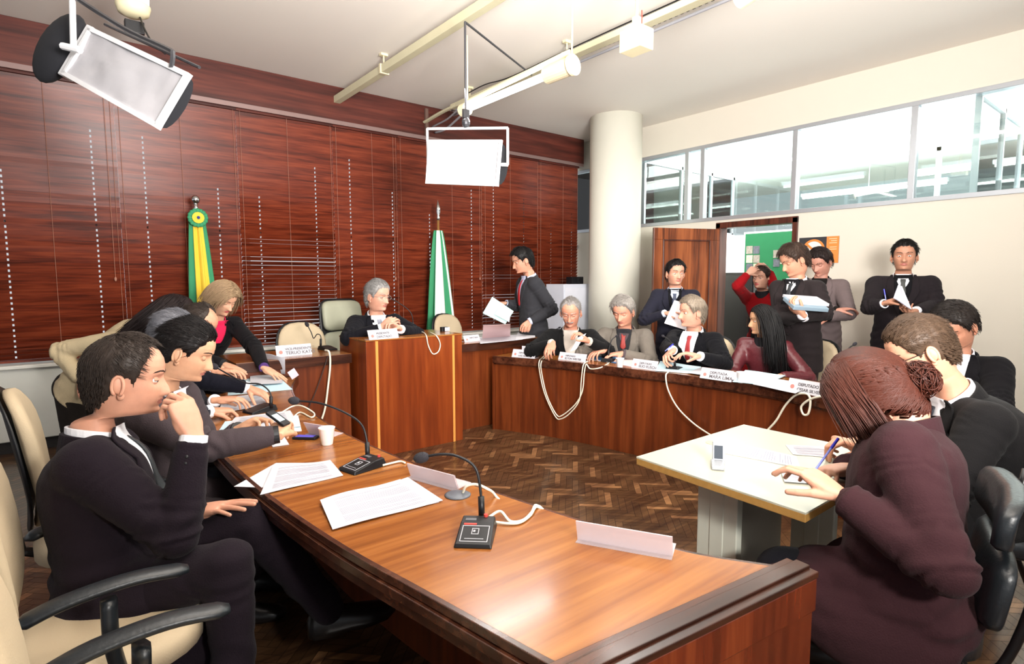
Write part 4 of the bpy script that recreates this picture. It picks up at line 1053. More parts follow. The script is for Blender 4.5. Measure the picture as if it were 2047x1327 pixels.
# --- hands: wrist at origin, fingers along +y, palm faces -z, thumb on +x
HAND = {}
POSES = {  # per finger curl (mcp, pip, dip) degrees, thumb (out angle, curl)
    'relax': ([(18, 26, 14), (22, 30, 16), (26, 34, 18), (30, 38, 20)], (38, 20), 4),
    'flat': ([(4, 6, 4), (3, 6, 4), (5, 8, 4), (8, 10, 5)], (48, 8), 7),
    'spread': ([(4, 8, 4), (3, 7, 4), (5, 8, 4), (6, 10, 5)], (60, 4), 14),
    'grip': ([(50, 62, 30), (56, 66, 34), (60, 68, 36), (62, 70, 38)], (24, 44), 2),
    'hold': ([(34, 52, 24), (38, 54, 26), (42, 56, 28), (46, 58, 28)], (30, 30), 3),
    'write': ([(44, 48, 18), (52, 56, 24), (62, 70, 34), (66, 74, 36)], (26, 42), 2),
    'sip': ([(46, 50, 20), (54, 60, 26), (62, 72, 36), (58, 66, 34)], (22, 40), 3),
}
def rotx(a): c, s = cos(a), sin(a); return np.array([[1, 0, 0], [0, c, -s], [0, s, c]])
def rotz(a): c, s = cos(a), sin(a); return np.array([[c, -s, 0], [s, c, 0], [0, 0, 1]])
def roty(a): c, s = cos(a), sin(a); return np.array([[c, 0, s], [0, 1, 0], [-s, 0, c]])
def hand(pose):
    if pose in HAND: return HAND[pose]
    curls, (to, tc), spread = POSES[pose]
    mb = MB()
    # palm
    rs = []
    for y, w, h, xo in ((-.030, .022, .016, 0), (-.02, .025, .018, 0), (-.005, .027, .017, 0), (.02, .036, .017, .002), (.055, .041, .016, 0), (.082, .040, .013, -.001), (.092, .034, .010, -.001)):
        rs.append([(xo+w*np.sign(cos(a))*abs(cos(a))**.75, y, h*np.sign(sin(a))*abs(sin(a))**.8) for a in np.linspace(0, 2*pi, 20, endpoint=False)])
    mb.rings(rs)
    mb.ell((.022, .03, -.008), (.018, .03, .014)); mb.ell((-.024, .035, -.008), (.014, .034, .012))
    LEN = ((.040, .026, .021), (.045, .029, .022), (.041, .027, .021), (.031, .021, .018)); XS = (.030, .0095, -.0115, -.031); YS = (.084, .090, .086, .076)
    for k in range(4):
        p = np.array((XS[k], YS[k], .002)); yaw = -radians(spread)*(1.0, .3, -.35, -1.0)[k]; a = 0; r = (.0088, .009, .0085, .0074)[k]
        for s in range(3):
            a += radians(curls[k][s]); d = rotz(yaw) @ np.array((0, cos(a), -sin(a))); q = p+d*LEN[k][s]
            mb.cap(p, q, r*(1-.07*s), r*(.93-.07*s), 10); p = q
    p = np.array((.020, .004, -.006)); o = radians(to); tcr = radians(tc)
    d = unit((sin(o), cos(o), -.35)); q = p+d*.044; mb.cap(p, q, .014, .0115, 12); p = q
    d = unit((sin(o-tcr*.5), cos(o-tcr*.5), -.35-.5*tcr)); q = p+d*.032; mb.cap(p, q, .0108, .0098, 10); p = q
    d = unit((sin(o-tcr*1.1), cos(o-tcr*1.1), -.35-.7*tcr)); q = p+d*.026; mb.cap(p, q, .0098, .0082, 10)
    v, f = vox(mb, .0030, 3, .5)
    HAND[pose] = (v, f); return v, f
def put_hand(mb, wrist, fdir, pnorm, pose, left, s=1.0, mi=0):
    """fdir: where the fingers point; pnorm: where the palm faces"""
    v, f = hand(pose); v = v.copy()
    if left: v[:, 0] *= -1; f = [tuple(reversed(q)) for q in f]
    y = unit(fdir); z = -unit(np.array(pnorm)-y*(np.array(pnorm)@y)); x = np.cross(y, z)
    R = np.array([x, y, z]).T
    mb.add((v*s) @ R.T + np.array(wrist), f, mi)

# --- head ------------------------------------------------------------
_zf = [(-.27, .052), (-.20, .040), (-.16, .036), (-.14, .040), (-.128, .056), (-.118, .078), (-.105, .086), (-.09, .0845), (-.078, .0825), (-.062, .087), (-.045, .0885), (-.03, .0880), (-.01, .0855), (.005, .085), (.02, .0905), (.04, .0915), (.06, .087), (.08, .0755), (.095, .0585), (.106, .039), (.113, .018), (.116, .001)]
_zb = [(-.27, .075), (-.20, .064), (-.15, .060), (-.11, .064), (-.08, .076), (-.05, .090), (-.02, .099), (.02, .103), (.05, .099), (.08, .083), (.095, .066), (.106, .045), (.113, .022), (.116, .001)]
_zw = [(-.27, .066), (-.20, .055), (-.16, .053), (-.13, .051), (-.118, .050), (-.10, .0525), (-.08, .0575), (-.05, .0650), (-.02, .0715), (.01, .0745), (.04, .0760), (.06, .0730), (.08, .0635), (.095, .050), (.106, .0345), (.113, .017), (.116, .001)]
def interp(T, z): return np.interp(z, [p[0] for p in T], [p[1] for p in T])
def head_surface(z, phi, wide=1.0, jaw=1.0):
    """phi 0 = front, pi/2 = +x (ear). returns x,y"""
    f, b, w = interp(_zf, z), interp(_zb, z), interp(_zw, z)*wide
    jawf = np.where(z < -.03, 1+(jaw-1)*sm(-.03, -.09, z), 1); w = w*jawf
    c, s = np.cos(phi), np.sin(phi)
    n = np.where(c > 0, 2.15-.58*sm(-.04, -.108, z)*(z > -.125), 2.15)    # narrower jaw in front
    r = (np.abs(c)**n+np.abs(s)**n)**(-1/n)
    x = w*s*r; y = np.where(c > 0, f, b)*c*r
    return x, y
def head_feat(x, y, z, front, o):
    g = lambda cx, cz, sx, sz: np.exp(-((x-cx)/sx)**2/2-((z-cz)/sz)**2/2)
    ax = np.abs(x); gs = lambda cx, cz, sx, sz: np.exp(-((ax-cx)/sx)**2/2-((z-cz)/sz)**2/2)
    d = -.0105*gs(.031, .0, .0125, .0105)+.0045*gs(.028, .020, .014, .0055)+.003*gs(.045, -.022, .014, .012)
    nose = o.get('nose', 1.0)
    ridge = np.clip(sm(.012, -.036, z), 0, 1)*(z > -.047)*1.0+np.exp(-((z+.047)/.004)**2)*(z <= -.047)
    d += nose*(.005+.0165*ridge)*np.exp(-(x/(.0062+.0045*ridge))**2/1.7)*sm(.016, .006, z)*sm(-.056, -.046, z)
    d += .0075*nose*gs(.0105, -.039, .0048, .0055)
    d += .0042*np.exp(-(x/.019)**2)*np.exp(-((z+.059)/.0042)**2)+.0046*np.exp(-(x/.017)**2)*np.exp(-((z+.0695)/.0045)**2)-.003*np.exp(-(x/.02)**2)*np.exp(-((z+.0642)/.0018)**2)-.003*np.exp(-(x/.014)**2)*np.exp(-((z+.080)/.004)**2)
    d += .003*g(0, -.100, .012, .009)-.003*gs(.022, -.052, .006, .012)*o.get('folds', 1)
    return d*front
def hairline(az, st):
    """az degrees 0 front..180 back -> z above which hair grows"""
    if st == 'recede': T = [(0, .088), (18, .092), (34, .098), (52, .07), (62, .045), (70, .01), (76, -.014), (83, .010), (98, .012), (106, -.035), (130, -.075), (180, -.088)]
    elif st == 'bald': T = [(0, .13), (40, .13), (58, .085), (68, .045), (78, .01), (86, -.02), (94, -.012), (104, -.035), (130, -.07), (180, -.082)]
    elif st == 'low': T = [(0, .062), (30, .060), (48, .042), (64, .01), (76, -.02), (90, -.04), (104, -.05), (130, -.08), (180, -.09)]
    else: T = [(0, .074), (24, .078), (42, .068), (56, .045), (68, .015), (76, -.016), (83, .010), (98, .012), (106, -.035), (130, -.078), (180, -.090)]
    return np.interp(az, [t[0] for t in T], [t[1] for t in T])
NZ, NA = 92, 88
def make_head(o):
    """returns verts (local), faces, mats: 0 skin 1 lips 2 brow 3 eye white 4 iris 5 lash"""
    zs_ = np.concatenate([np.linspace(-.26, -.135, 12), np.linspace(-.130, .085, 62), .085+.031*np.sin(np.linspace(.06, pi/2, 18))])
    u = np.arange(NA)/NA*2*pi; phi = u-.42*np.sin(u)          # denser at the front
    Z, PH = np.meshgrid(zs_, phi, indexing='ij')
    wd, jw = o.get('wide', 1), o.get('jaw', 1)
    X, Y = head_surface(Z, PH, wd, jw)
    front = (np.cos(PH) > 0)*sm(0, .03, Y)
    Y = Y+head_feat(X, Y, Z, front, o)
    V = np.stack([X, Y, Z], -1).reshape(-1, 3); n = NA; k = len(zs_)
    fs = []; mi = []
    for i in range(k-1):
        for j in range(n):
            q = (i*n+j, i*n+(j+1) % n, (i+1)*n+(j+1) % n, (i+1)*n+j); c = V[list(q)].mean(0); m = 0
            if c[1] > .05:
                ax = abs(c[0]); zz = c[2]
                lipw = .024*(1-((zz+.0645)/.012)**2) if abs(zz+.0645) < .0115 else -1
                if ax < lipw and c[1] > .06: m = 1
            fs.append(q); mi.append(m)
    fs.append(tuple((k-1)*n+j for j in range(n))); mi.append(0); fs.append(tuple(range(n-1, -1, -1))); mi.append(0)
    mb = MB(); mb.v = [tuple(p) for p in V]; mb.f = fs; mb.m = mi
    def sy(x, z):
        f_, w_ = float(interp(_zf, z)), float(interp(_zw, z))*wd
        y = f_*max(0, 1-(abs(x)/w_)**2.15)**(1/2.15); return y+float(head_feat(np.array(x), np.array(y), np.array(z), 1.0, o))
    rb = random.Random(4)
    for sg in (-1, 1):
        for k in range(46):
            q = rb.random(); x = .011+.037*q; z = .0205+.0065*sin(q*2.4)+rb.uniform(-.0028, .0028)*(1-.5*q)*(.6 if o.get('female') else 1)
            p0 = np.array((sg*x, sy(x, z)+.0006, z)); x2 = x+.007; z2 = z+.0025*(1-1.8*q)
            mb.tube([p0, np.array((sg*x2, sy(x2, z2)+.0012, z2))], [.0010, .0005], 3, mi=2)
    if o.get('mustache'):
        for k in range(110):
            x = rb.uniform(-.026, .026); z = -.0485+rb.uniform(-.004, .004)-abs(x)*.18
            x2 = x+.004*np.sign(x); z2 = z-.008; mb.tube([np.array((x, sy(x, z)+.001, z)), np.array((x2, sy(x2, z2)+.002, z2))], [.0013, .0006], 3, mi=2)
    for sg in (-1, 1):
        # ear: rim, concha, lobe
        c = np.array((sg*(.0735*wd+.003), -.010, -.012)); pts = []
        for t in np.linspace(-.35*pi, 1.35*pi, 16): pts.append(c+np.array((sg*(.004+.008*max(0, -cos(t-.5))), -.0140*cos(t)-.002, .027*sin(t))))
        mb.tube(pts, [.0035]+[.0048]*14+[.0045], 8)
        mb.ell(c+np.array((sg*.002, .0, .002)), (.006, .0155, .024), rotz(sg*.25), 14); mb.ell(c+np.array((sg*.003, .006, -.028)), (.0055, .009, .011), None, 12)
        mb.ell(c+np.array((sg*.006, .010, -.004)), (.004, .005, .007), None, 8)
        # eyes
        e = np.array((sg*.031, .0655, .0)); cl = o.get('lids', .35)
        mb.ell(e, (.0125, .0125, .0118), None, 18, mi=3 if cl < .9 else 0)
        g = np.array((o.get('gx', 0)*.0035, 0, -.0015-.002*cl))
        if cl < .9: mb.ell(e+np.array((0, .0078, 0))+g, (.0056, .0056, .0056), None, 14, mi=4)
        # lids: partial shells
        def lid(t0, t1, m, r=.0136):
            vs = []
            for a in np.linspace(t0, t1, 7):
                for b in np.linspace(-1.25, 1.25, 13):
                    vs.append(e+np.array((sin(b)*r*1.12, cos(b)*cos(a)*r, sin(a)*r*(.55+.45*cos(b)))))
            F = [(i*13+j, i*13+j+1, (i+1)*13+j+1, (i+1)*13+j) for i in range(6) for j in range(12)]
            mb.add(vs, F, m)
        up0 = radians(32-cl*62)
        lid(up0, radians(80), 0); lid(radians(-75), radians(-26), 0); lid(up0-radians(5), up0+radians(2), 5, .0141)
    return mb
def head_radius_at(d, o, extra=0.0):
    pass
def hair_cap(o, st, thick, seed=0, top=None):
    """closed-looking shell above the hairline; returns MB in head coordinates and root points"""
    zs_ = np.concatenate([np.linspace(-.10, .085, 58), .085+.031*np.sin(np.linspace(.08, pi/2, 16))])
    u = np.arange(96)/96*2*pi; Z, PH = np.meshgrid(zs_, u, indexing='ij')
    X, Y = head_surface(Z, PH, o.get('wide', 1), o.get('jaw', 1)); az = np.degrees(np.abs((PH+pi) % (2*pi)-pi))
    hl = hairline(az, st)+.003*np.sin(PH*17+seed)+.002*np.sin(PH*41+seed*2)
    above = Z-hl
    m = sm(-.004, .022, above)
    tt = (top if top is not None else thick)
    t = thick*(.55+.45*sm(-.03, .06, Z))+(tt-thick)*sm(.03, .10, Z)
    off = m*t+(m > 0.02)*.0016-(above < -.004)*.010
    P = np.stack([X, Y, Z], -1); ctr = np.array((0, 0, .0)); dirn = P-np.array((0, -.005, .01)); dirn[..., 2] *= sm(-.02, .08, Z)*1.0+.0; dirn /= (np.linalg.norm(dirn, axis=-1, keepdims=True)+1e-9)
    g = np.sin(PH*46+3*np.sin(Z*60+seed)+seed)*.0011+np.sin(PH*23+5*np.sin(Z*35)+seed)*.0012
    P = P+dirn*(off+g*m)[..., None]
    k, n = Z.shape; keep = above > -.012; fs = []
    for i in range(k-1):
        for j in range(n):
            j2 = (j+1) % n
            if keep[i, j] or keep[i, j2] or keep[i+1, j] or keep[i+1, j2]: fs.append((i*n+j, i*n+j2, (i+1)*n+j2, (i+1)*n+j))
    fs.append(tuple((k-1)*n+j for j in range(n)))
    mb = MB(); V = P.reshape(-1, 3)
    used = sorted({q for f in fs for q in f}); mp = {q: i for i, q in enumerate(used)}
    mb.add([V[q] for q in used], [tuple(mp[q] for q in f) for f in fs])
    roots = P[(above > .004)]; dirs = dirn[(above > .004)]
    return mb, roots, dirs
def strands(mb, roots, dirs, n, length, style, seed=0, w=.0013, o=None, body=None, part=0.0, grav=.25, lift=.0, npts=8, hx=1.0):
    """thin tapered locks following the scalp. style: back/side/forward/down/bun"""
    hf = (o or {}).get('hf', 1.045)
    rg = np.random.default_rng(seed); idx = rg.integers(0, len(roots), n)
    nz_ = .015 if style == 'bun' else .05 if style == 'down' else .09
    for k in idx:
        p = roots[k]+rg.normal(0, .0012, 3); nr = dirs[k]
        if length < .1 and abs(p[0]) > .055 and -.04 < p[1] < .03 and p[2] < .03: continue
        L = length*rg.uniform(.7, 1.1)*(.55 if length < .1 and p[2] < .0 else 1); seg = L/npts
        if style == 'forward': d0 = np.array((rg.normal(0, .25)+.35*np.sign(p[0]), .8 if p[1] > -.03 else -.1, -.15 if p[1] > 0 else -.8))
        elif style == 'side': d0 = np.array((-1.0, .25, -.1)) if p[2] > .06 else np.array((.0, -.25, -1.0))
        elif style == 'back': d0 = np.array((.15*np.sign(p[0]), -1, .1 if p[2] > .05 else -.55))
        elif style == 'bun':
            b = np.array((0, -.115, -.005)); d0 = (b-p) if p[1] < .045 else np.array((.9*np.sign(p[0]+1e-6), -.5, -.8))
        else: d0 = np.array((1.0*np.sign(p[0]-part+rg.normal(0, .004)), -.15-6*max(0, p[1]-.02), -.2)) if p[2] > .04 else np.array((.1*np.sign(p[0]), -.05, -1))
        d = unit(d0+rg.normal(0, nz_, 3)); d = unit(d-nr*(d@nr)*.9+nr*lift); pts = [p.copy()]; 
        wob = rg.normal(0, .10, 3)*(.05 if style == 'bun' else .3 if style == 'down' else 1)
        for s in range(npts):
            d = unit(d+np.array((0, 0, -grav))*min(1.0, L/.08)+wob*.25)
            p = p+d*seg
            # keep outside the skull
            q = p/np.array((.083*hx, .104, .122)); rr_ = np.linalg.norm(q)
            if rr_ < hf-.005 and p[2] > -.09:
                p = p/rr_*hf
            if style == 'bun' and idx is not None and roots is not None and p[2] > -.05 and rr_ > hf+.012: p = p/rr_*(hf+.012)
            if style == 'bun' and (np.linalg.norm(p-np.array((0, -.115, -.005))) < .036 or p[1] < -.118): break
            if body is not None: p = body(p)
            pts.append(p.copy())
        if len(pts) < 3: continue
        m_ = len(pts); mb.tube(pts, [w*(1-.75*(i/(m_-1))**2) for i in range(m_)], 3)

SKIN = {}
def skinm(rgb):
    rgb = tuple(int(q*k_) for q, k_ in zip(rgb, (.90, .85, .81))); k = 'skin_%d_%d_%d' % rgb; return mat(k, rgb, .55, var=.13, nscale=38, sss=.12, bump=.03, bscale=140)
def hairm(rgb):
    rgb = tuple(int(q*.78) for q in rgb); k = 'hair_%d_%d_%d' % rgb
    if k in _mc: return _mc[k]
    m = mat(k, rgb, .55, var=.3, nscale=55, spec=.3); return m
EYEW = mat('eye_white', (225, 220, 214), .3, var=0); IRIS = mat('eye_iris', (52, 36, 26), .2, var=0); LASH = mat('eyelash_brown', (66, 42, 34), .6, var=0)
LIP = mat('lip_skin', (172, 104, 92), .5, var=0)
def cloth(name, rgb, rough=.9, bump=.25, bscale=220, sheen=.03, var=.08, nscale=14): return mat(name, rgb if max(rgb) > 195 else tuple(int(q*.76) for q in rgb), rough, var=var, nscale=nscale, bump=bump, bscale=bscale, sheen=sheen, spec=.12)
SHIRT = cloth('white_shirt_cotton', (232, 232, 238), .8, .1, 200, .05, .02)

def ik(a, t, l1, l2, hint):
    a, t = np.array(a, float), np.array(t, float); d = t-a; L = np.linalg.norm(d); mx = (l1+l2)*.995
    if L > mx:
        print('REACH %.2f > %.2f' % (L, mx)); k = L/mx; l1 *= k; l2 *= k
    u = d/L; x = (L*L+l1*l1-l2*l2)/(2*L); h = sqrt(max(l1*l1-x*x, 0)); w = np.array(hint, float); w = w-u*(w@u); w = unit(w)
    return a+u*x+w*h
UP = np.array((0, 0, 1.))

def person(label, head, rel=0, pitch=0, roll=0, s=1.0, body=None, lean=.06, side=0.0, th=None, pose='sit', neck=None, fat=1.0,
           L=None, R=None, skin=(214, 164, 140), hair='short', hcol=(40, 30, 26), hstyle='back', hthick=.012, htop=None, hl='normal', jacket=(30, 30, 36), jm=None,
           trousers=None, front='tie', shirt=None, tie=(30, 30, 40), vest=None, glasses=False, ho=None, legs=None, vx=.011, nst_=700, key=None, N=None, P=None, skirt=None,
           hem=.20, collar=True, sleeve=.050, chin=None, vdepth=.26, shadow=None, shw=1.0, kf=.42, nowrist=(), drape=()):
    """head=(px,py,depth). rel: face turn, 0 = to the camera, + = to the image right. body: same for the chest. pitch<0 looks down."""
    ho = dict(ho or {}); H = D(*head) if len(head) == 3 else np.array(head[:3])
    cr = camray(head[0]); fa = radians(cr+180+rel); ba = radians(cr+180+(body if body is not None else rel))
    hf = np.array((cos(fa), sin(fa), 0)); hr = np.array((sin(fa), -cos(fa), 0))
    f = np.array((cos(ba), sin(ba), 0)); r = np.array((sin(ba), -cos(ba), 0))       # r = the person's right
    t = thing('person', label, 'person', (H[0], H[1], 0))
    # neck base and pelvis
    if N is None: N = H-UP*.172*s-f*(.045+(neck or 0))*s
    else: N = np.array(N)
    if P is None:
        pz = max(.47, min(.56, N[2]-.46*s)) if pose == 'sit' else min(.93*s, N[2]-.50*s)
        P = np.array((N[0], N[1], pz))-f*lean+r*side
    else: P = np.array(P)
    sp = unit(N-P); fs_ = unit(f-sp*(f@sp)); rs_ = unit(np.cross(fs_, sp))
    if rs_@r < 0: rs_ = -rs_
    # ---- head transform
    pa = radians(pitch); ra = radians(roll)
    Rh = np.array([-hr, hf, UP]).T     # local x -> image? local x = person's left
    Rh = Rh @ roty(ra) @ rotx(pa)
    Rb = np.array([-rs_, fs_, sp]).T
    def tf(v):
        v = np.atleast_2d(np.array(v, float))*s
        w = sm(-.085*s, -.185*s, v[:, 2])[:, None]
        a = v @ Rh.T + H
        vb = v.copy(); vb[:, 2] += .232*s; vb[:, 1] += .0
        b = vb @ Rb.T + N
        return a*(1-w)+b*w
    def tfh(v): return (np.atleast_2d(np.array(v, float))*s) @ Rh.T + H
    bodymb = make_head(ho); bodymb.v = [tuple(p) for p in tf(bodymb.v)]
    # ---- shoulders / arms
    Lsh = N-sp*.050*s-rs_*.168*s*shw; Rsh = N-sp*.050*s+rs_*.168*s*shw
    arms = {}
    for nm, sh, spec in (('L', Lsh, L), ('R', Rsh, R)):
        if spec is None: spec = dict(w=sh-sp*.50*s+f*.12*s)
        if 'w' in spec: w_ = np.array(spec['w'], float)
        el = np.array(spec['e'], float) if 'e' in spec else ik(sh, w_, .285*s, .255*s, spec.get('hint', -UP*.9-f*.2+(rs_ if nm == 'R' else -rs_)*.5))
        arms[nm] = (sh, el, w_, spec)
        fd = unit(np.array(spec['f'])) if 'f' in spec else unit(w_-el)
        pn = np.array(spec.get('n', (0, 0, -1.)), float)
        if abs(unit(pn)@fd) > .95: pn = pn+f*.3+UP*.1
        put_hand(bodymb, w_+fd*.01, fd, pn, spec.get('p', 'relax'), nm == 'L', s*spec.get('hs', 1.0))
        # forearm and upper arm under the sleeve
        bodymb.tube([sh, (sh+el)/2, el, (el+w_)/2, w_-unit(w_-el)*.01], [.04*s, .04*s, .035*s, .032*s, .024*s], 10)
    bodymb.tube([P, (P+N)/2, N-sp*.1, N], [.09*s, .085*s, .085*s, .05*s], 12)
    sk = skinm(skin); brow = hairm(ho.get('brow', hcol))
    if legs is None:
        if pose == 'sit':
            kn = [P+f*kf*s+r*sg*.12*s-UP*.02 for sg in (-1, 1)]; an = [k_-f*(.04 if kf > .35 else .24)*s*np.array((1, 1, 0))-UP*(k_[2]-.09) for k_ in kn]
        else:
            kn = [P+r*sg*.10*s-UP*.42*s+f*.02 for sg in (-1, 1)]; an = [P*np.array((1, 1, 0))+r*sg*.11*s+UP*.09-f*.03 for sg in (-1, 1)]
        legs = [(kn[0], an[0]), (kn[1], an[1])]
    hips = [P-r*.085*s, P+r*.085*s]
    for hp, (k_, a_) in zip(hips, legs): bodymb.tube([hp, np.array(k_), np.array(a_)], [.06*s, .045*s, .03*s], 8)
    bodymb.build('body', [sk, LIP if not ho.get('lipc') else mat('lip_red', ho['lipc'], .4, var=0), brow, EYEW, IRIS, LASH], t, smooth=True)
    # ---- jacket
    jac = jm or cloth('suit_%d_%d_%d' % jacket, jacket)
    J = MB(); A = 24
    def sec(c, a_, bf, bb, up_=sp, sq=2.4):
        out = []
        for q in np.linspace(0, 2*pi, A, endpoint=False):
            cx_, sx_ = cos(q), sin(q); k = (abs(cx_)**sq+abs(sx_)**sq)**(-1/sq)
            out.append(c+rs_*a_*sx_*k+fs_*(bf if cx_ > 0 else bb)*cx_*k)
        return out
    ln = np.linalg.norm(N-P); cpt = lambda q: P+(N-P)*q
    bend = -f*lean*.12
    S = []
    if pose != 'sit':
        hb = P-UP*hem*s; S += [sec(hb, .185*s*fat, .125*s*fat, .125*s*fat), sec(hb+UP*.02, .19*s*fat, .135*s*fat, .13*s*fat), sec((hb+P)/2, .18*s*fat, .13*s*fat, .13*s*fat)]
    else: S += [sec(P-sp*.06*s, .17*s*fat, .12*s*fat, .12*s*fat), sec(P-sp*.02*s, .19*s*fat, .14*s*fat, .135*s*fat)]
    wf = ho.get('waist', .155)
    for q, a_, bf, bb in ((.10, .178, .13, .125), (.30, wf+.008, .125, .115), (.5, wf+.008, .12, .12), (.68, .178, .12, .125), (.82, .185, .108, .122), (.90, .172, .092, .11), (.96, .125, .072, .088), (1.01, .078, .058, .070)):
        S.append(sec(cpt(q)+bend*sin(pi*q), a_*s*fat*(shw if q > .6 else 1), bf*s*fat, bb*s*fat))
    J.rings(S)
    for nm in 'LR':
        sh, el, w_, spec = arms[nm]; sg = 1 if nm == 'R' else -1
        J.cap(N-sp*.03*s+rs_*sg*.06*s, sh+sp*.012*s, .050*s, .062*s); J.ell(sh-rs_*sg*.006*s, (.072*s*min(fat, 1.08),)*3)
        J.cap(sh-rs_*sg*.01*s, el, .070*s*min(fat, 1.1), (sleeve+.006)*s, 16); we = w_-unit(w_-el)*.012*s
        J.cap(el, we-(we-el)*.12, (sleeve+.007)*s, (sleeve-.007)*s, 16)
        J.tube([el, we-(we-el)*.08, we], [(sleeve-.002)*s, (sleeve-.009)*s, (sleeve-.011)*s], 16)
    if pose == 'sit' and skirt != 'none':
        for hp, (k_, a_) in zip(hips, legs): J.cap(hp+UP*.01, hp+(np.array(k_)-hp)*.30+UP*.005, .105*s*fat, .096*s*fat, 16)
    if skirt == 'long' and pose == 'sit':
        for hp, (k_, a_) in zip(hips, legs): J.cap(hp+UP*.01, hp+(np.array(k_)-hp)*.72, .110*s*fat, .094*s, 16)
        km = (np.array(legs[0][0])+np.array(legs[1][0]))/2; J.cap(P, P+(km-P)*.7-UP*.02, .10*s, .09*s, 16)
        K = MB()
        for hp, (k_, a_) in zip(hips, legs): K.cap(hp+(np.array(k_)-hp)*.3, np.array(k_)-UP*.005, .09*s, .088*s, 16); K.cap(np.array(k_)-UP*.005, np.array(k_)+(np.array(a_)-np.array(k_))*.4, .084*s, .080*s, 16)
        kv, kf_ = vox(K, vx*1.2, 6, .5); ko = MB(); ko.v = [tuple(p_) for p_ in kv]; ko.f = kf_; ko.m = [0]*len(kf_); ko.build('skirt', cloth('black_skirt', (24, 24, 32)), t, smooth=True)
    if skirt == 'coat' and pose != 'sit':
        hb = P-UP*.40*s; J.rings([sec(hb, .23*s, .17*s, .16*s, UP), sec(P-UP*.15*s, .19*s, .14*s, .14*s, UP), sec(P+UP*.1, .15*s, .11*s, .11*s, UP)])
    for c_, r_ in drape: J.ell(P+f*c_[0]+r*c_[1]+UP*c_[2], r_, Rb)
    v, fcs = vox(J, vx, 5, .55); nv = vnormals(v, fcs)
    # folds: across the elbows, armpits and waist
    d = np.zeros(len(v)); sd = (hash(label) % 97)*.37 if False else (sum(map(ord, label)) % 97)*.37
    for nm in 'LR':
        sh, el, w_, spec = arms[nm]
        for a_, b_ in ((sh, el), (el, w_)):
            ax = unit(b_-a_); LL = np.linalg.norm(b_-a_); rel_ = v-a_; q = rel_@ax; rad = np.linalg.norm(rel_-q[:, None]*ax, axis=1)
            m = (rad < .095*s)*(q > -.02)*(q < LL+.02)
            near = np.exp(-((q-(LL if a_ is sh else 0))/(.085*s))**2)+.35*np.exp(-((q-(.06 if a_ is sh else LL-.02))/(.06*s))**2)
            ang_ = np.arctan2((rel_@np.cross(ax, UP)), rel_@UP)
            ph = q*165/s+1.6*np.sin(ang_*2+sd)+2.2*np.sin(q*38+ang_+sd)
            d += m*near*np.sin(ph)*.0060*s
    wr = np.array([.5+1.1*noise.noise(Vector((p_[0]*7+sd, p_[1]*7, p_[2]*7))) for p_ in v])
    d *= .35+.9*np.clip(wr, 0, 1.2)
    rel_ = v-P; q = rel_@sp; 
    ax_ = rel_@rs_; m = (np.abs(ax_) < .2*s)*(q > -.25)*(q < ln*.8)
    d += m*np.exp(-((q-.12*ln)/(.16*s))**2)*np.sin(q*95+6*ax_/s+2*np.sin(ax_*30+sd))*.0048*s*wr
    d += np.array([noise.noise(Vector((p_[0]*9+sd, p_[1]*9, p_[2]*6))) for p_ in v])*.006*s
    v = v+nv*d[:, None]
    jo = MB(); jo.v = [tuple(p_) for p_ in v]; jo.f = fcs; jo.m = [0]*len(fcs)
    jo.build('jacket', jac, t, smooth=True)
    bvh = BVHTree.FromPolygons([tuple(p_) for p_ in v], fcs)
    def patch(name, rows, off, m, n=9, sub=3, thick=.003, sgn=1, rim=True, parent=t):
        """rows: (b, a0, a1) down the chest; a to the person's left of centre"""
        RR = []
        for i in range(len(rows)-1):
            for k in range(sub): RR.append(tuple(np.array(rows[i])+(np.array(rows[i+1])-np.array(rows[i]))*k/sub))
        RR.append(rows[-1]); pts = []
        for b_, a0, a1 in RR:
            for k in range(n):
                a_ = (a0+(a1-a0)*k/(n-1))*s; base = N-rs_*a_+sp*b_*s
                hit = bvh.ray_cast(Vector(base+fs_*.19*s*max(1, fat)*sgn), Vector(-fs_*sgn), .8)
                if hit[0] is None: pts.append(base+fs_*.06*sgn)
                else: pts.append(np.array(hit[0])+fs_*off*sgn)
        pts = np.array(pts); kR = len(RR)
        # light smoothing
        G = pts.reshape(kR, n, 3)
        for _ in range(2):
            G2 = G.copy(); G2[1:-1] = (G[:-2]+2*G[1:-1]+G[2:])/4; G = G2
        pts = G.reshape(-1, 3); k = len(pts); back = pts-fs_*sgn*thick
        F = [(i*n+j, i*n+j+1, (i+1)*n+j+1, (i+1)*n+j) for i in range(kR-1) for j in range(n-1)]
        F2 = [tuple(reversed([q+k for q in ff])) for ff in F]
        bd = [j for j in range(n)]+[i*n+n-1 for i in range(1, kR)]+[(kR-1)*n+j for j in range(n-2, -1, -1)]+[i*n for i in range(kR-2, 0, -1)]
        F3 = [(bd[i], bd[i]+k, bd[(i+1) % len(bd)]+k, bd[(i+1) % len(bd)]) for i in range(len(bd))]
        return MB().add(list(pts)+list(back), F+F2+F3).build(name, m, parent, smooth=True)
    sm_ = shirt or SHIRT; vd = -vdepth
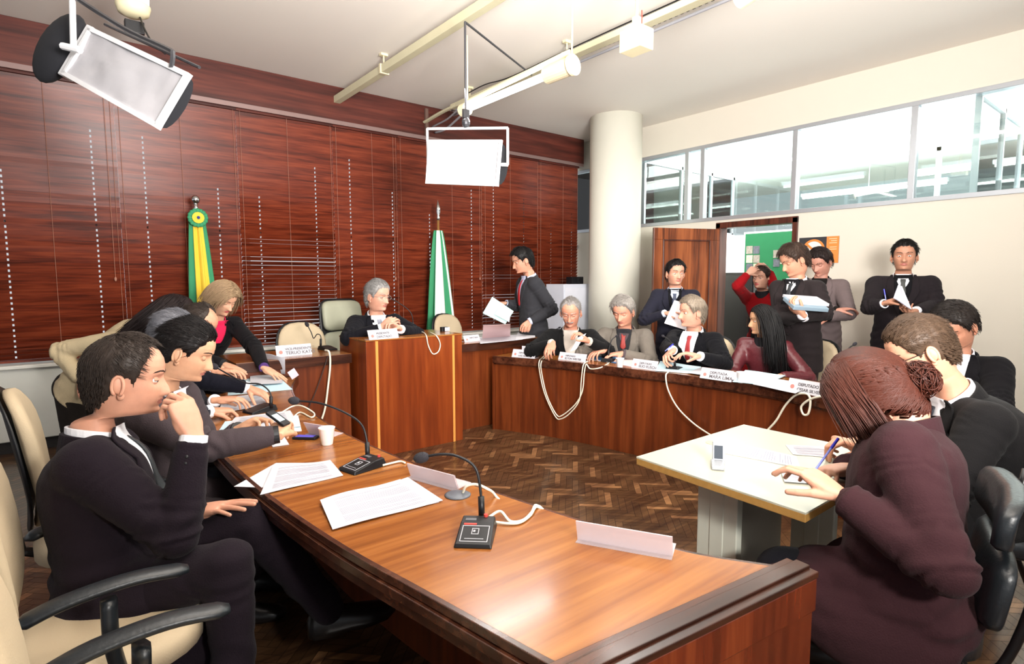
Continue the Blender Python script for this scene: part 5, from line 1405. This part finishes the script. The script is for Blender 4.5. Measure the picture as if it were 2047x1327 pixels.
    if front in ('tie', 'open', 'vest', 'shirt'):
        inner = vest if vest is not None else sm_
        patch('jumper' if vest is not None else 'shirt_front', [(.035, -.062, .062), (-.02, -.062, .062), (-.08, -.058, .058), (-.16, -.036, .036), (vd, -.004, .004)], .004, inner, 11)
        if vest is not None: patch('shirt_front', [(.04, -.050, .050), (-.0, -.045, .045), (-.035, -.030, .030), (-.075, -.004, .004)], .008, sm_, 9)
        if front in ('tie', 'vest'):
            tl = vd+.03 if vest is None else -.10
            patch('tie', [(.012, -.016, .016), (-.012, -.019, .019), (-.026, -.012, .012), (-.07, -.020, .020), (tl, -.024, .024), (tl-.012, -.006, .006)] if tl < -.08 else [(.012, -.015, .015), (-.03, -.012, .012)], .012, mat('tie_%d_%d_%d' % tie, tie, .55, var=.25, nscale=60), 5, thick=.005)
        # lapels
        for sg in (-1, 1):
            patch('lapel', [(.035, sg*.066, sg*.082), (.0, sg*.060, sg*.100), (-.045, sg*.058, sg*.112), (-.06, sg*.056, sg*.100), (-.072, sg*.055, sg*.118), (-.12, sg*.044, sg*.100), (-.20, sg*.020, sg*.052), (vd-.012, sg*.0, sg*.008)], .009, jac, 6, thick=.006)
        if pose != 'x':
            for b_ in (vd-.035, vd-.125):
                hit = bvh.ray_cast(Vector(N+sp*b_*s+fs_*.4), Vector(-fs_), .8)
                if hit[0] is not None: MB().ell(np.array(hit[0])+fs_*.002, (.008, .008, .008), None, 8).build('button', BLACKP, t, smooth=True)
    if collar:
        # shirt collar band around the neck, jacket collar behind
        def band(name, z0_, z1_, ra_, rb_, m, gap, th_, drop=0, k0=1.0):
            vs = []; n = 26
            for q in np.linspace(gap, 2*pi-gap, n):
                cx_, sx_ = cos(q), sin(q)
                for z_, k_ in ((z0_, k0), (z1_, 1.0), (z1_, 1.0+th_), (z0_, k0+th_)):
                    fr = (1+cx_)/2
                    vs.append(N+fs_*((ra_*cx_ if cx_ > 0 else rb_*cx_)*k_*s-.002)+rs_*(.060*sx_*k_*s)*(ra_/.056)+sp*(z_-drop*fr)*s)
            F = []
            for i in range(n-1):
                for j in range(4): F.append((i*4+j, i*4+(j+1) % 4, (i+1)*4+(j+1) % 4, (i+1)*4+j))
            F += [(3, 2, 1, 0), tuple((n-1)*4+j for j in range(4))]
            MB().add(vs, F).build(name, m, t, smooth=False, bevel=.002)
        if front not in ('none', 'turtle'):
            band('shirt_collar', -.005, .052, .058, .066, sm_ if front != 'scarf' else mat('scarf', tie, .8), .12, .10, .038, k0=1.10)
        if front == 'turtle': band('neck_warmer', -.01, .060, .058, .066, vest or BLKCL, 0.001, .14, .02, k0=1.15)
        if front != 'none' or skirt == 'long': band('jacket_collar', -.022, .036, .072, .074, jac, .95, .14, .045, k0=1.18)
    # shirt cuffs
    if shirt is not None or front in ('tie', 'vest', 'open'):
        for nm in 'LR':
            sh, el, w_, spec = arms[nm]; dcf = unit(w_-el)
            MB().tube([w_-dcf*.03*s, w_+dcf*.004*s], [(sleeve-.015)*s, (sleeve-.016)*s], 18).build('cuff', spec.get('cuff', sm_), t, smooth=False, bevel=.002)
    # ---- trousers and shoes
    tm = cloth('trousers_%d_%d_%d' % (trousers or jacket), trousers or jacket)
    T = MB(); T.ell(P, (.15*s, .13*s, .12*s), Rb)
    for hp, (k_, a_) in zip(hips, legs):
        k_, a_ = np.array(k_, float), np.array(a_, float)
        T.cap(hp, k_, .088*s*fat, .064*s, 16); T.cap(k_, a_, .066*s, .050*s, 16)
    v, fcs = vox(T, vx*1.15, 5, .55); nv = vnormals(v, fcs); d = np.zeros(len(v))
    for hp, (k_, a_) in zip(hips, legs):
        k_ = np.array(k_); dd = np.linalg.norm(v-k_, axis=1); d += np.exp(-(dd/.13)**2)*np.sin(dd*120+3*np.sin(v[:, 2]*30))*.004
        d += .003*np.sin((v@unit(np.array(a_)-k_))*60+3*np.sin(v[:, 0]*25))*(np.linalg.norm(v-np.array(a_), axis=1) < .2)
    v = v+nv*d[:, None]; to_ = MB(); to_.v = [tuple(p_) for p_ in v]; to_.f = fcs; to_.m = [0]*len(fcs); to_.build('trousers' if not skirt else 'leggings', tm, t, smooth=True)
    for (k_, a_) in legs:
        a_ = np.array(a_, float); sf = f.copy(); sole = a_-UP*(a_[2]-.03) if a_[2] < .13 else a_-UP*.06
        if isinstance(shadow, dict) and 'shoe' in shadow: sf = unit(shadow['shoe'])
        q0 = sole-sf*.06*s; rr_ = np.cross(sf, UP)
        rs2 = []
        for y_, w2, h2 in ((0, .02, .03), (.015, .034, .055), (.06, .037, .07), (.12, .038, .05), (.18, .046, .038), (.235, .040, .028), (.265, .015, .015)):
            rs2.append([q0+sf*y_*s+rr_*w2*s*cos(q)+UP*max(-.028, h2*s*sin(q)) for q in np.linspace(0, 2*pi, 16, endpoint=False)])
        MB().rings(rs2).build('shoe', mat('shoe_leather', (20, 18, 18), .3), t, smooth=True)
    # ---- hair
    hm = hairm(hcol)
    if hair != 'none':
        cap, roots, dirs = hair_cap(ho, hl, hthick, seed=int(sd), top=htop)
        ho['hf'] = max(1.035, 1+max(htop or 0, hthick)/.10)+(.024 if hair == 'bun' else 0)
        _st = strands
        def strands_(*a, **k): k['o'] = ho; return _st(*a, **k)
        hb_ = MB(); hb_.add(cap.v, cap.f)
        if hair == 'short': strands_(hb_, roots, dirs, int(nst_*1.7), ho.get('len', .035), hstyle, int(sd), w=ho.get('hw', .0011)*.85, lift=ho.get('lift', .04), grav=.02, npts=5, hx=ho.get('wide', 1))
        if hair == 'bob': strands_(hb_, roots, dirs, nst_, ho.get('len', .17), 'down', int(sd), w=.0024, grav=.22, npts=10, part=.02, lift=.1)
        if hair == 'long':
            def bodyc(p): return p
            strands_(hb_, roots, dirs, nst_, ho.get('len', .42), 'down', int(sd), w=.0030, grav=.30, npts=16, part=.0, lift=.05)
        if hair == 'bun':
            strands_(hb_, roots, dirs, nst_, .17, 'bun', int(sd), w=.0019, grav=0.0, npts=12, lift=.12)
            sel = (roots[:, 2] < .03)*(roots[:, 1] > -.02); strands_(hb_, roots[sel], dirs[sel], nst_//2, .15, 'down', int(sd)+5, w=.0020, grav=.3, npts=10, lift=.12)
            sel = (roots[:, 1] > .0); strands_(hb_, roots[sel], dirs[sel], nst_//2, .19, 'down', int(sd)+6, w=.0022, grav=.3, npts=12, lift=.1)
            rg = np.random.default_rng(5)
            c = np.array((0, -.132, .0))
            for k in range(420):
                ax1 = unit(rg.normal(0, 1, 3)); ax2 = unit(np.cross(ax1, rg.normal(0, 1, 3))); r0 = rg.uniform(.036, .052); a0 = rg.uniform(0, 6.3); al = rg.uniform(.8, 2.4)
                pts = [c+(ax1*cos(a0+q)+ax2*sin(a0+q))*r0*(1+.08*sin(3*q+k))*np.array((1.05, .8, 1.0)) for q in np.linspace(0, al, 9)]
                hb_.tube(pts, [.0022*(1-.7*(i/8)) for i in range(9)], 3)
            hb_.ell(c, (.041, .031, .039), None, 16)
        hb_.v = [tuple(p_) for p_ in tfh(hb_.v)]
        ob = hb_.build('hair', hm, t, smooth=True)
    if glasses:
        gm = MB(); ln_ = MB()
        for sg in (-1, 1):
            ring = [np.array((sg*.031+.022*cos(q)*1.05, .094+.002*cos(q)*0, -.003+.016*sin(q))) for q in np.linspace(0, 2*pi, 20, endpoint=False)]
            gm.tube(ring+[ring[0]], .0011, 6)
            gm.tube([(sg*.054, .092, .003), (sg*.075, .060, .004), (sg*.081, .0, .004), (sg*.081, -.018, -.006)], .0013, 6)
        gm.tube([(-.009, .096, .0), (0, .101, .003), (.009, .096, .0)], .0011, 6)
        gm.v = [tuple(p_) for p_ in tfh(gm.v)]
        gm.build('glasses', mat('glasses_%s' % ('dark' if glasses == 'dark' else 'metal'), (30, 28, 28) if glasses == 'dark' else (170, 165, 158), .3, .6, var=0), t, smooth=True)
    return dict(t=t, H=H, N=N, P=P, f=f, r=r, s=s, arms=arms, tfh=tfh, bvh=bvh, Rh=Rh, sp=sp, fs=fs_, rs=rs_, patch=patch)
def pen(lab, tip, d, col=PENB, L=.14):
    tip = np.array(tip); d = unit(d); t = thing('pen', lab, 'pen', tip)
    MB().tube([tip, tip+d*.012, tip+d*(L-.04)], [.0008, .0036, .0036], 8).build('barrel', mat('pen_barrel_pale', (120, 130, 210), .3), t)
    MB().tube([tip+d*(L-.045), tip+d*L], [.0050, .0046], 8).build('cap', col, t); return t
# ------------------------------------------------------------------ the people
B = lambda x, y, d: D(x, y, d)
# man in the foreground, sipping / hand at his mouth
m1 = person('man in dark plum suit seated nearest, hand raised to his mouth', (254, 755, 1.82), rel=84, pitch=-6, s=1.12, body=82, P=D(232, 1180, 1.80), neck=.03,
    R=dict(w=B(388, 872, 1.70), hint=(.5, -.5, -1), f=B(350, 800, 1.70)-B(388, 880, 1.70)+np.array((0, 0, .03)), n=(-.6, .9, 0), p='sip', hs=1.0),
    L=dict(w=B(392, 1022, 1.90), hint=(-.3, .6, -.6), f=B(470, 1012, 1.86)-B(390, 1025, 1.90), n=(0, 0, -1), p='flat'),
    skin=(222, 170, 148), hcol=(62, 50, 44), hstyle='forward', hthick=.008, hl='recede', jacket=(36, 27, 36), tie=(36, 40, 44), front='tie', drape=(((.02, .15, -.10), (.10, .20, .19)), ((.06, .225, -.10), (.05, .24, .16)), ((.24, .215, -.08), (.05, .14, .12))), ho=dict(lids=.55, len=.022, hw=.0009, nose=.9, jaw=1.08), vx=.008, nst_=2600, fat=1.08,
    legs=[(D(500, 1040, 1.92), D(655, 1215, 1.95)), (D(455, 1125, 1.68), D(468, 1330, 1.66)-UP*.1)], shadow=dict(shoe=(1, -.2, 0)))
m2 = person('man with dark slicked hair in brown-grey jacket looking at the phone he holds', (375, 702, 2.38), rel=75, pitch=-22, s=1.04, body=66, lean=.12, neck=.05,
    R=dict(w=B(556, 868, 2.28), hint=(.2, -1, -.7), f=(.35, .75, .15), n=(.2, .3, -1), p='hold', cuff=BLACKP), L=dict(w=B(478, 858, 2.50), hint=(0, .6, -1), f=B(515, 845, 2.5)-B(480, 862, 2.5), n=(0, -.4, -.8), p='hold', cuff=BLACKP),
    skin=(226, 180, 150), hcol=(26, 20, 20), hstyle='back', hthick=.013, jacket=(86, 74, 78), tie=(60, 50, 60), front='tie', ho=dict(lids=.9, len=.045, hw=.0010), vx=.009, nst_=2200, fat=1.06)
q = m2['arms']['R'][2]
t = thing('mobile_phone', 'small dark mobile phone in the hand of the man in the brown-grey jacket', 'phone', D(556, 836, 2.33))
MB().box(D(556, 836, 2.33), (.05, .012, .095), rotz(.7) @ rotx(-1.0)).build('phone_body', BLACKP, t, bevel=.004)
MB().box(D(556, 835, 2.325), (.036, .004, .045), rotz(.7) @ rotx(-1.0)).build('screen', mat('lit_screen', (170, 190, 200), .2), t)
m3 = person('grey-haired man mostly hidden behind the man with the phone, signing a form', (345, 668, 2.98), rel=70, pitch=-25, body=62, lean=.10,
    R=dict(w=B(420, 822, 2.9), hint=(0, -1, -.6), f=(1, .1, -.1), p='write'), L=dict(w=B(430, 800, 3.05), f=(1, -.3, 0)), skin=(216, 166, 140), hcol=(138, 138, 145), hstyle='back', hthick=.013, jacket=(60, 60, 68), ho=dict(lids=.9), nst_=800)
m4 = person('balding man in black jacket leaning an arm on the desk beside the pale folder', (398, 648, 3.42), rel=66, pitch=-28, body=56, lean=.14, neck=.06,
    R=dict(w=B(497, 775, 3.3), hint=(.1, -1, -.2), f=B(520, 785, 3.3)-B(490, 772, 3.3), p='relax'), L=dict(w=B(430, 742, 3.5), f=(1, -.4, 0), p='relax'), skin=(222, 172, 146), hcol=(70, 58, 52), hstyle='back', hthick=.009, hl='bald', jacket=(22, 22, 34), front='open', ho=dict(lids=.9), nst_=800)
# women standing at the side desk
f5 = person('woman in beige jacket bending low, dark hair over her face', (345, 628, 3.85), rel=95, pitch=-48, body=75, pose='stand', N=D(285, 652, 3.95), P=D(150, 775, 3.95), s=1.02,
    R=dict(w=B(163, 762, 3.75), e=B(118, 700, 3.78), f=B(185, 775, 3.72)-B(160, 758, 3.75), n=(0, .3, -1), p='relax'), L=dict(w=B(330, 750, 4.1), hint=(0, 0, -1), p='relax'),
    skin=(196, 140, 118), hair='long', hcol=(40, 26, 26), hl='low', hthick=.020, jacket=(198, 180, 146), trousers=(50, 44, 40), front='none', hem=.06, ho=dict(female=1, lids=.9, len=.30, waist=.135), nst_=1400, fat=.98)
f6 = person('blonde woman in black coat and pink scarf leaning over the blue folders', (447, 596, 4.25), rel=38, pitch=-32, body=30, pose='stand', lean=.30, neck=.08, s=1.0, th=None,
    R=dict(w=B(448, 728, 4.02), hint=(-.6, 0, -.2), f=B(490, 742, 3.98)-B(450, 726, 4.02), n=(0, 0, -1), p='spread', cuff=mat('black_cuff', (20, 20, 24), .8)),
    L=dict(w=B(528, 735, 4.05), hint=(.6, .2, -.1), f=B(556, 752, 4.02)-B(528, 735, 4.05), n=(0, 0, -1), p='flat', cuff=mat('purple_cuff', (74, 44, 110), .8)),
    skin=(232, 186, 160), hair='bob', hcol=(186, 154, 118), hl='low', hthick=.020, jacket=(24, 22, 26), front='open', shirt=cloth('pink_scarf', (226, 40, 84), .8), tie=(226, 40, 84), vdepth=.14, ho=dict(female=1, lids=.85, len=.16, waist=.14, lipc=(190, 90, 90), brow=(110, 80, 60)), nst_=1500, fat=.95)
m7 = person('grey-haired man with glasses and black suit seated at the presiding desk, hands clasped', (755, 592, 5.05), rel=48, pitch=-6, body=22, s=1.12, lean=.12, kf=.3,
    R=dict(w=B(762, 656, 4.75), hint=(-1, 0, -.4), f=B(775, 640, 4.71)-B(764, 656, 4.75)+np.array((.05, -.0, .0)), n=(.8, .2, 0), p='hold'),
    L=dict(w=B(800, 658, 4.79), hint=(1, 0, -.4), f=B(778, 641, 4.70)-B(800, 658, 4.79)+np.array((-.04, 0, .0)), n=(-.8, -.2, 0), p='hold'),
    skin=(226, 176, 156), hcol=(176, 174, 171), hstyle='back', hthick=.014, jacket=(20, 21, 28), tie=(140, 142, 156), front='tie', glasses='metal', ho=dict(lids=.5), nst_=1100, fat=1.12, vdepth=.22)
m8 = person('man in charcoal suit standing sideways with a mint folder and red tie', (1044, 521, 6.15), rel=-72, pitch=-18, body=-70, pose='stand', s=1.14, lean=.06, neck=.02,
    R=dict(w=B(1012, 606, 6.32), e=B(1036, 612, 6.4), f=(-.6, .5, 0), n=(0, 0, -1), p='hold'), L=dict(w=B(1058, 643, 6.0), hint=(.8, -.4, -.2), f=B(1052, 662, 5.97)-B(1060, 645, 6.0), n=(-.7, -.4, 0), p='grip'),
    skin=(224, 170, 146), hcol=(28, 24, 24), hstyle='forward', hthick=.015, jacket=(66, 66, 72), trousers=(40, 40, 46), tie=(190, 30, 40), shirt=cloth('pale_blue_shirt', (196, 204, 232), .8), ho=dict(lids=.8), nst_=900, hem=.16)
sheet('pale mint folder in the hand of the walking man', [B(965, 626, 6.2), B(1010, 648, 6.2), B(1027, 622, 6.2), B(984, 593, 6.2)], m=mat('mint_folder', (186, 226, 220), .7), lines=False, thick=.004, name='folder', cat='folder')
sheet('white sheet slipping from the mint folder of the walking man', [B(988, 628, 6.18), B(1018, 644, 6.18), B(1022, 622, 6.18), B(998, 614, 6.18)], lines=False)
m9 = person('older man with moustache and glasses in black coat over a light jumper, seated', (1141, 624, 5.25), rel=-8, pitch=-20, body=0, s=1.12, lean=.12, neck=.06, kf=.28,
    R=dict(w=B(1104, 686, 5.0), hint=(-.8, .5, -.5), f=(-.5, -.35, -.3), n=(0, 0, -1), p='hold'), L=dict(w=B(1176, 682, 4.95), hint=(.8, -.6, -.6), f=B(1160, 668, 4.92)-B(1176, 682, 4.95), n=(-.4, .3, -.5), p='hold'),
    skin=(222, 160, 138), hcol=(165, 158, 155), hstyle='back', hthick=.007, hl='recede', jacket=(24, 24, 26), front='open', shirt=cloth('light_jumper', (196, 186, 176), .9), glasses='metal', ho=dict(lids=.8, mustache=1, brow=(235, 228, 222)), nst_=700, fat=1.1)
sheet('folded white sheet in the hand of the man with a moustache', [B(1140, 702, 4.87), B(1152, 698, 4.87), B(1172, 666, 4.89), B(1156, 674, 4.87)], lines=False, n=6)
m10 = person('man with grey wavy hair, grey blazer and red tie, seated and looking down', (1246, 622, 5.2), rel=-22, pitch=-20, body=-8, s=1.12, lean=.12, neck=.06, kf=.28,
    R=dict(w=B(1210, 698, 5.05), hint=(-.8, .5, -.5), f=(-.7, .1, -.15), n=(0, 0, -1), p='relax'), L=dict(w=B(1244, 706, 5.0), hint=(.9, -.6, -.4), f=(-.6, .35, -.08), n=(0, 0, -1), p='relax'),
    skin=(228, 170, 148), hcol=(180, 173, 165), hstyle='side', hthick=.018, jacket=(146, 136, 126), tie=(150, 50, 44), front='vest', vest=cloth('charcoal_vest', (58, 58, 62), .9), shirt=cloth('taupe_shirt', (104, 92, 96), .8), ho=dict(lids=.9), nst_=1000, fat=1.08)
m11 = person('young man in navy suit standing by the open door with folded paper', (1350, 546, 5.35), rel=22, pitch=-2, body=-2, pose='stand', s=1.0,
    R=dict(w=B(1330, 626, 5.2), hint=(-.6, .5, -.9), f=B(1352, 626, 5.15)-B(1330, 628, 5.2), n=(0, 0, -1), p='relax'), L=dict(w=B(1378, 628, 5.2), hint=(.2, .1, -1), f=(-.5, .3, 0), n=(0, 0, -1), p='relax'),
    skin=(218, 168, 146), hcol=(28, 24, 24), hstyle='forward', hthick=.012, jacket=(44, 44, 58), tie=(40, 50, 74), vest=cloth('black_jumper', (26, 26, 30), .95), shirt=cloth('ice_blue_shirt', (210, 222, 240), .8), ho=dict(lids=.3), nst_=900, vdepth=.26)
sheet('folded pinkish white sheet held by the young man in navy', [B(1328, 646, 5.1), B(1372, 660, 5.1), B(1375, 606, 5.13), B(1348, 600, 5.13)], lines=False, n=6, m=mat('warm_paper', (244, 236, 240), .8))
m12 = person('man with ash-grey hair, black coat and red tie, seated in profile with a pen', (1383, 624, 4.85), rel=-62, pitch=-2, body=-28, s=1.1, lean=.10, kf=.28,
    R=dict(w=B(1345, 700, 4.5), hint=(-.4, .8, -.6), f=(-.6, -.1, -.2), n=(.2, -.4, -.8), p='write'), L=dict(w=B(1398, 712, 4.4), hint=(.9, -.5, -.5), f=B(1362, 704, 4.4)-B(1398, 712, 4.4), n=(0, 0, -1), p='relax'),
    skin=(230, 178, 158), hcol=(172, 156, 136), hstyle='side', hthick=.013, jacket=(20, 20, 26), tie=(150, 40, 44), front='tie', vdepth=.19, ho=dict(lids=.4, nose=1.15), nst_=1100, fat=1.1)
office_chair('beige chair of the grey-haired man in a black coat', (m12['P'][0], m12['P'][1], 0), atan2(m12['f'][1], m12['f'][0])-pi/2, arms=False, bz=.40)
pen('blue pen in the raised hand of the man in the black coat', B(1329, 702, 4.42), unit(B(1343, 690, 4.45)-B(1329, 702, 4.42)), L=.10)
w13 = person('woman in red coat in the doorway with both hands raised to her hair', (1522, 556, 5.85), rel=-30, pitch=2, body=-22, pose='stand', s=.98,
    R=dict(w=B(1496, 546, 5.7), e=B(1474, 572, 5.75), f=B(1512, 534, 5.75)-B(1494, 548, 5.7), n=(.4, .5, -.5), p='relax', cuff=mat('red_cuff', (150, 16, 22), .8)),
    L=dict(w=B(1538, 541, 5.85), e=B(1550, 580, 5.75), f=B(1524, 526, 5.85)-B(1540, 542, 5.85), n=(.0, .5, -.5), p='hold', cuff=mat('red_cuff', (150, 16, 22), .8)),
    skin=(222, 178, 160), hair='short', hstyle='back', hcol=(52, 34, 28), hl='normal', hthick=.010, jacket=(176, 16, 26), trousers=(24, 22, 24), front='turtle', vest=BLKCL, skirt='coat', ho=dict(female=1, lids=.4, len=.06, waist=.125, lipc=(170, 60, 60)), nst_=600, fat=.95)
MB().tube([w13['P']+UP*.18+w13['f']*.14-w13['r']*.02, w13['P']+UP*.08+w13['f']*.17, w13['P']-UP*.06+w13['f']*.165], .010, 8).ell(w13['P']+UP*.16+w13['f']*.14, (.035, .035, .02)).build('belt_knot', cloth('suit_176_16_26', (176, 16, 26)), w13['t'], smooth=True)
w14 = person('woman with long straight black hair and maroon leather jacket, seated in profile', (1524, 640, 4.55), rel=-70, pitch=-4, body=-25, s=1.0, lean=.06, kf=.28,
    R=dict(w=B(1500, 772, 4.40), hint=(-.3, .8, -.6), f=(-.4, -.6, -.2), p='relax'), L=dict(w=B(1560, 752, 4.3), hint=(.7, -.6, -.4), f=(-.7, -.2, -.1), p='relax'),
    skin=(206, 164, 130), hair='long', hcol=(20, 17, 19), hl='normal', hthick=.010, jm=mat('maroon_leather', (88, 34, 40), .35, var=.2, nscale=12, bump=.3, bscale=26), front='turtle', vest=BLKCL, collar=True, trousers=(24, 22, 26), ho=dict(female=1, lids=.4, len=.50, waist=.13), nst_=1700, fat=.92, key='w14')
m15 = person('tall man in dark brown suit holding a paper stack at his chest', (1587, 520, 4.7), rel=-58, pitch=-24, body=-35, pose='stand', s=1.08,
    R=dict(w=B(1605, 630, 4.35), hint=(-.3, 1, -.4), e=B(1560, 640, 4.72), f=B(1578, 610, 4.35)-B(1606, 632, 4.35), n=(.1, .2, 1), p='hold'), L=dict(w=B(1606, 634, 4.40), e=B(1650, 625, 4.5), f=B(1578, 612, 4.38)-B(1606, 632, 4.38), n=(0, 0, 1), p='hold'),
    skin=(226, 172, 146), hcol=(78, 58, 48), hstyle='forward', hthick=.017, jacket=(52, 44, 46), tie=(40, 44, 48), vest=cloth('dark_jumper', (34, 32, 36), .95), front='vest', ho=dict(lids=.9), nst_=1300, hem=.18)
t = thing('paper_stack', 'thick stack of papers and grey-blue folder held by the tall man in brown', 'papers', B(1610, 608, 4.35))
e0 = unit(B(1640, 600, 4.35)-B(1580, 596, 4.35)); e2 = unit(np.cross(e0, UP)); e2 = e2 if e2@(CO-B(1610, 608, 4.35)) > 0 else -e2
Rk = np.array([e0, e2, np.cross(e0, e2)]).T
MB().box(B(1610, 600, 4.42), (.27, .20, .022), Rk @ rotx(.25)).build('sheets', PAPER, t, bevel=.002)
MB().box(B(1610, 608, 4.38), (.265, .20, .03), Rk @ rotx(.35)).build('folder_cover', mat('slate_folder', (128, 148, 162), .5), t, bevel=.004)
m16 = person('man in rosy grey suit standing behind the tall man, arms crossed, head bowed', (1640, 524, 5.35), rel=-28, pitch=-26, body=-12, pose='stand', s=1.05,
    R=dict(w=B(1672, 620, 5.1), hint=(-1, .3, -.5), f=(.6, -.5, .1), n=(0, 0, -1), p='relax'), L=dict(w=B(1655, 635, 5.05), hint=(.9, -.6, -.3), f=(-.6, .5, 0), n=(0, 0, -1), p='relax'),
    skin=(212, 158, 142), hcol=(44, 30, 28), hstyle='side', hthick=.018, jacket=(138, 120, 120), front='open', shirt=cloth('olive_black_shirt', (34, 30, 28), .9), ho=dict(lids=.9), nst_=1000, hem=.18)
m17 = person('man in black suit against the bare wall holding a curved paper bundle', (1808, 512, 4.85), rel=0, pitch=0, body=2, pose='stand', s=1.1, shw=1.08,
    R=dict(w=B(1768, 607, 4.62), hint=(-1, .6, -.5), e=B(1738, 615, 4.8), f=B(1792, 600, 4.55)-B(1766, 608, 4.62), n=(-.2, -.4, -.7), p='hold'), L=dict(w=B(1830, 622, 4.60), hint=(1, -.6, -.5), e=B(1872, 610, 4.75), f=B(1802, 622, 4.52)-B(1832, 622, 4.6), n=(.1, 0, 1), p='hold'),
    skin=(206, 156, 132), hcol=(30, 26, 24), hstyle='forward', hthick=.010, jacket=(44, 38, 42), tie=(60, 62, 60), vest=cloth('black_jumper', (22, 22, 26), .95), ho=dict(lids=.25, brow=(40, 30, 26)), nst_=1200, fat=1.08, vdepth=.30)
sheet('curved bundle of white sheets in the hands of the man against the wall', [B(1786, 596, 4.46), B(1822, 618, 4.46), B(1802, 572, 4.50), B(1794, 570, 4.50)], lines=False, n=8, thick=.008, curl=.02, m=mat('lilac_white_paper', (222, 220, 236), .8))
pen('blue pen between the fingers of the man against the wall', B(1771, 600, 4.5), unit(B(1768, 583, 4.5)-B(1771, 600, 4.5)), L=.09)
# the writing table
m18 = person('man in black suit with dark hair bowed over the far end of the curved desk', (1909, 652, 3.15), rel=-28, pitch=-34, body=-12, s=1.08, lean=.06, neck=.05, hair='short',
    R=dict(w=B(1850, 790, 2.95), hint=(-.5, .8, -.5)), L=dict(w=B(1900, 800, 2.9), hint=(.7, -.7, -.4)), skin=(206, 152, 128), hcol=(38, 30, 26), hstyle='side', hthick=.017, jacket=(22, 21, 24), front='tie', vdepth=.12, ho=dict(lids=.9), nst_=1500, fat=1.06)
m19 = person('man with short brown hair and thin glasses in black suit writing at the cream table', (1838, 700, 2.28), rel=-74, pitch=-30, roll=0, body=-66, s=1.14, lean=.22, neck=.07,
    L=dict(w=B(1728, 898, 2.2), hint=(-.2, -.5, -.8), f=B(1690, 885, 2.2)-B(1728, 898, 2.2), n=(0, 0, -1), p='write'), R=dict(w=B(1745, 880, 2.45), hint=(.6, .3, -.6), f=(-.7, .5, -.1), n=(0, 0, -1), p='relax'),
    skin=(228, 176, 150), hcol=(96, 72, 54), hstyle='back', hthick=.009, jacket=(30, 28, 30), front='tie', glasses='dark', ho=dict(lids=.9, len=.022, hw=.0010), nst_=2400, fat=1.1, vx=.009)
w20 = person('red-haired woman in maroon coat writing with a blue pen', (1745, 796, 1.80), rel=-97, pitch=-32, roll=0, body=-92, s=1.1, P=D(1800, 1165, 1.72), N=D(1803, 852, 1.745), neck=.06, hair='bun', drape=(((.05, -.18, -.08), (.07, .20, .13)), ((.22, -.15, -.05), (.06, .18, .11)), ((-.08, -.03, -.04), (.20, .12, .12))), legs=[(D(1570, 1150, 1.85), D(1690, 1290, 2.0)), (D(1600, 1170, 2.05), D(1745, 1290, 2.05))],
    L=dict(w=B(1680, 990, 1.62), hint=(-.3, -.7, -.7), f=B(1640, 965, 1.66)-B(1690, 1000, 1.60), n=(0, .2, -1), p='relax', cuff=mat('maroon_cuff', (60, 34, 42), .9)),
    R=dict(w=B(1690, 935, 1.98), hint=(.5, .5, -.6), f=B(1640, 940, 1.92)-B(1690, 930, 1.98), n=(-.1, -.2, -1), p='write', cuff=mat('maroon_cuff', (60, 34, 42), .9)),
    skin=(214, 168, 146), hcol=(84, 36, 22), hl='low', hthick=.022, htop=.014, jacket=(66, 37, 43), trousers=(22, 20, 24), front='none', glasses='metal', skirt='long', collar=True, ho=dict(female=1, lids=.8, waist=.165), nst_=4200, fat=1.14, vx=.008, sleeve=.056)
pen('blue pen in the writing hand of the red-haired woman', B(1627, 943, 1.86), unit(B(1676, 876, 1.9)-B(1627, 943, 1.86)), L=.15)

w_ = m1['arms']['R'][2]; e_ = m1['arms']['R'][1]; dd = unit(e_-w_); cc = unit(np.cross(dd, CF))
for k in range(3): MB().ell(w_+dd*(.05+.018*k)-CF*.044+cc*.012, (.0075, .0075, .0075), None, 10).build('sleeve_button', BLACKP, m1['t'], smooth=True)

black_chair('black padded tubular chair of the red-haired woman in maroon', (w20['P'][0]+w20['f'][0]*.08+CR[0]*.06, w20['P'][1]+w20['f'][1]*.08+CR[1]*.06, 0), atan2(w20['f'][1], w20['f'][0])-pi/2)
black_chair('black padded tubular chair of the man in black with glasses', (m19['P'][0]+m19['f'][0]*.02, m19['P'][1]+m19['f'][1]*.02, 0), atan2(m19['f'][1], m19['f'][0])-pi/2)
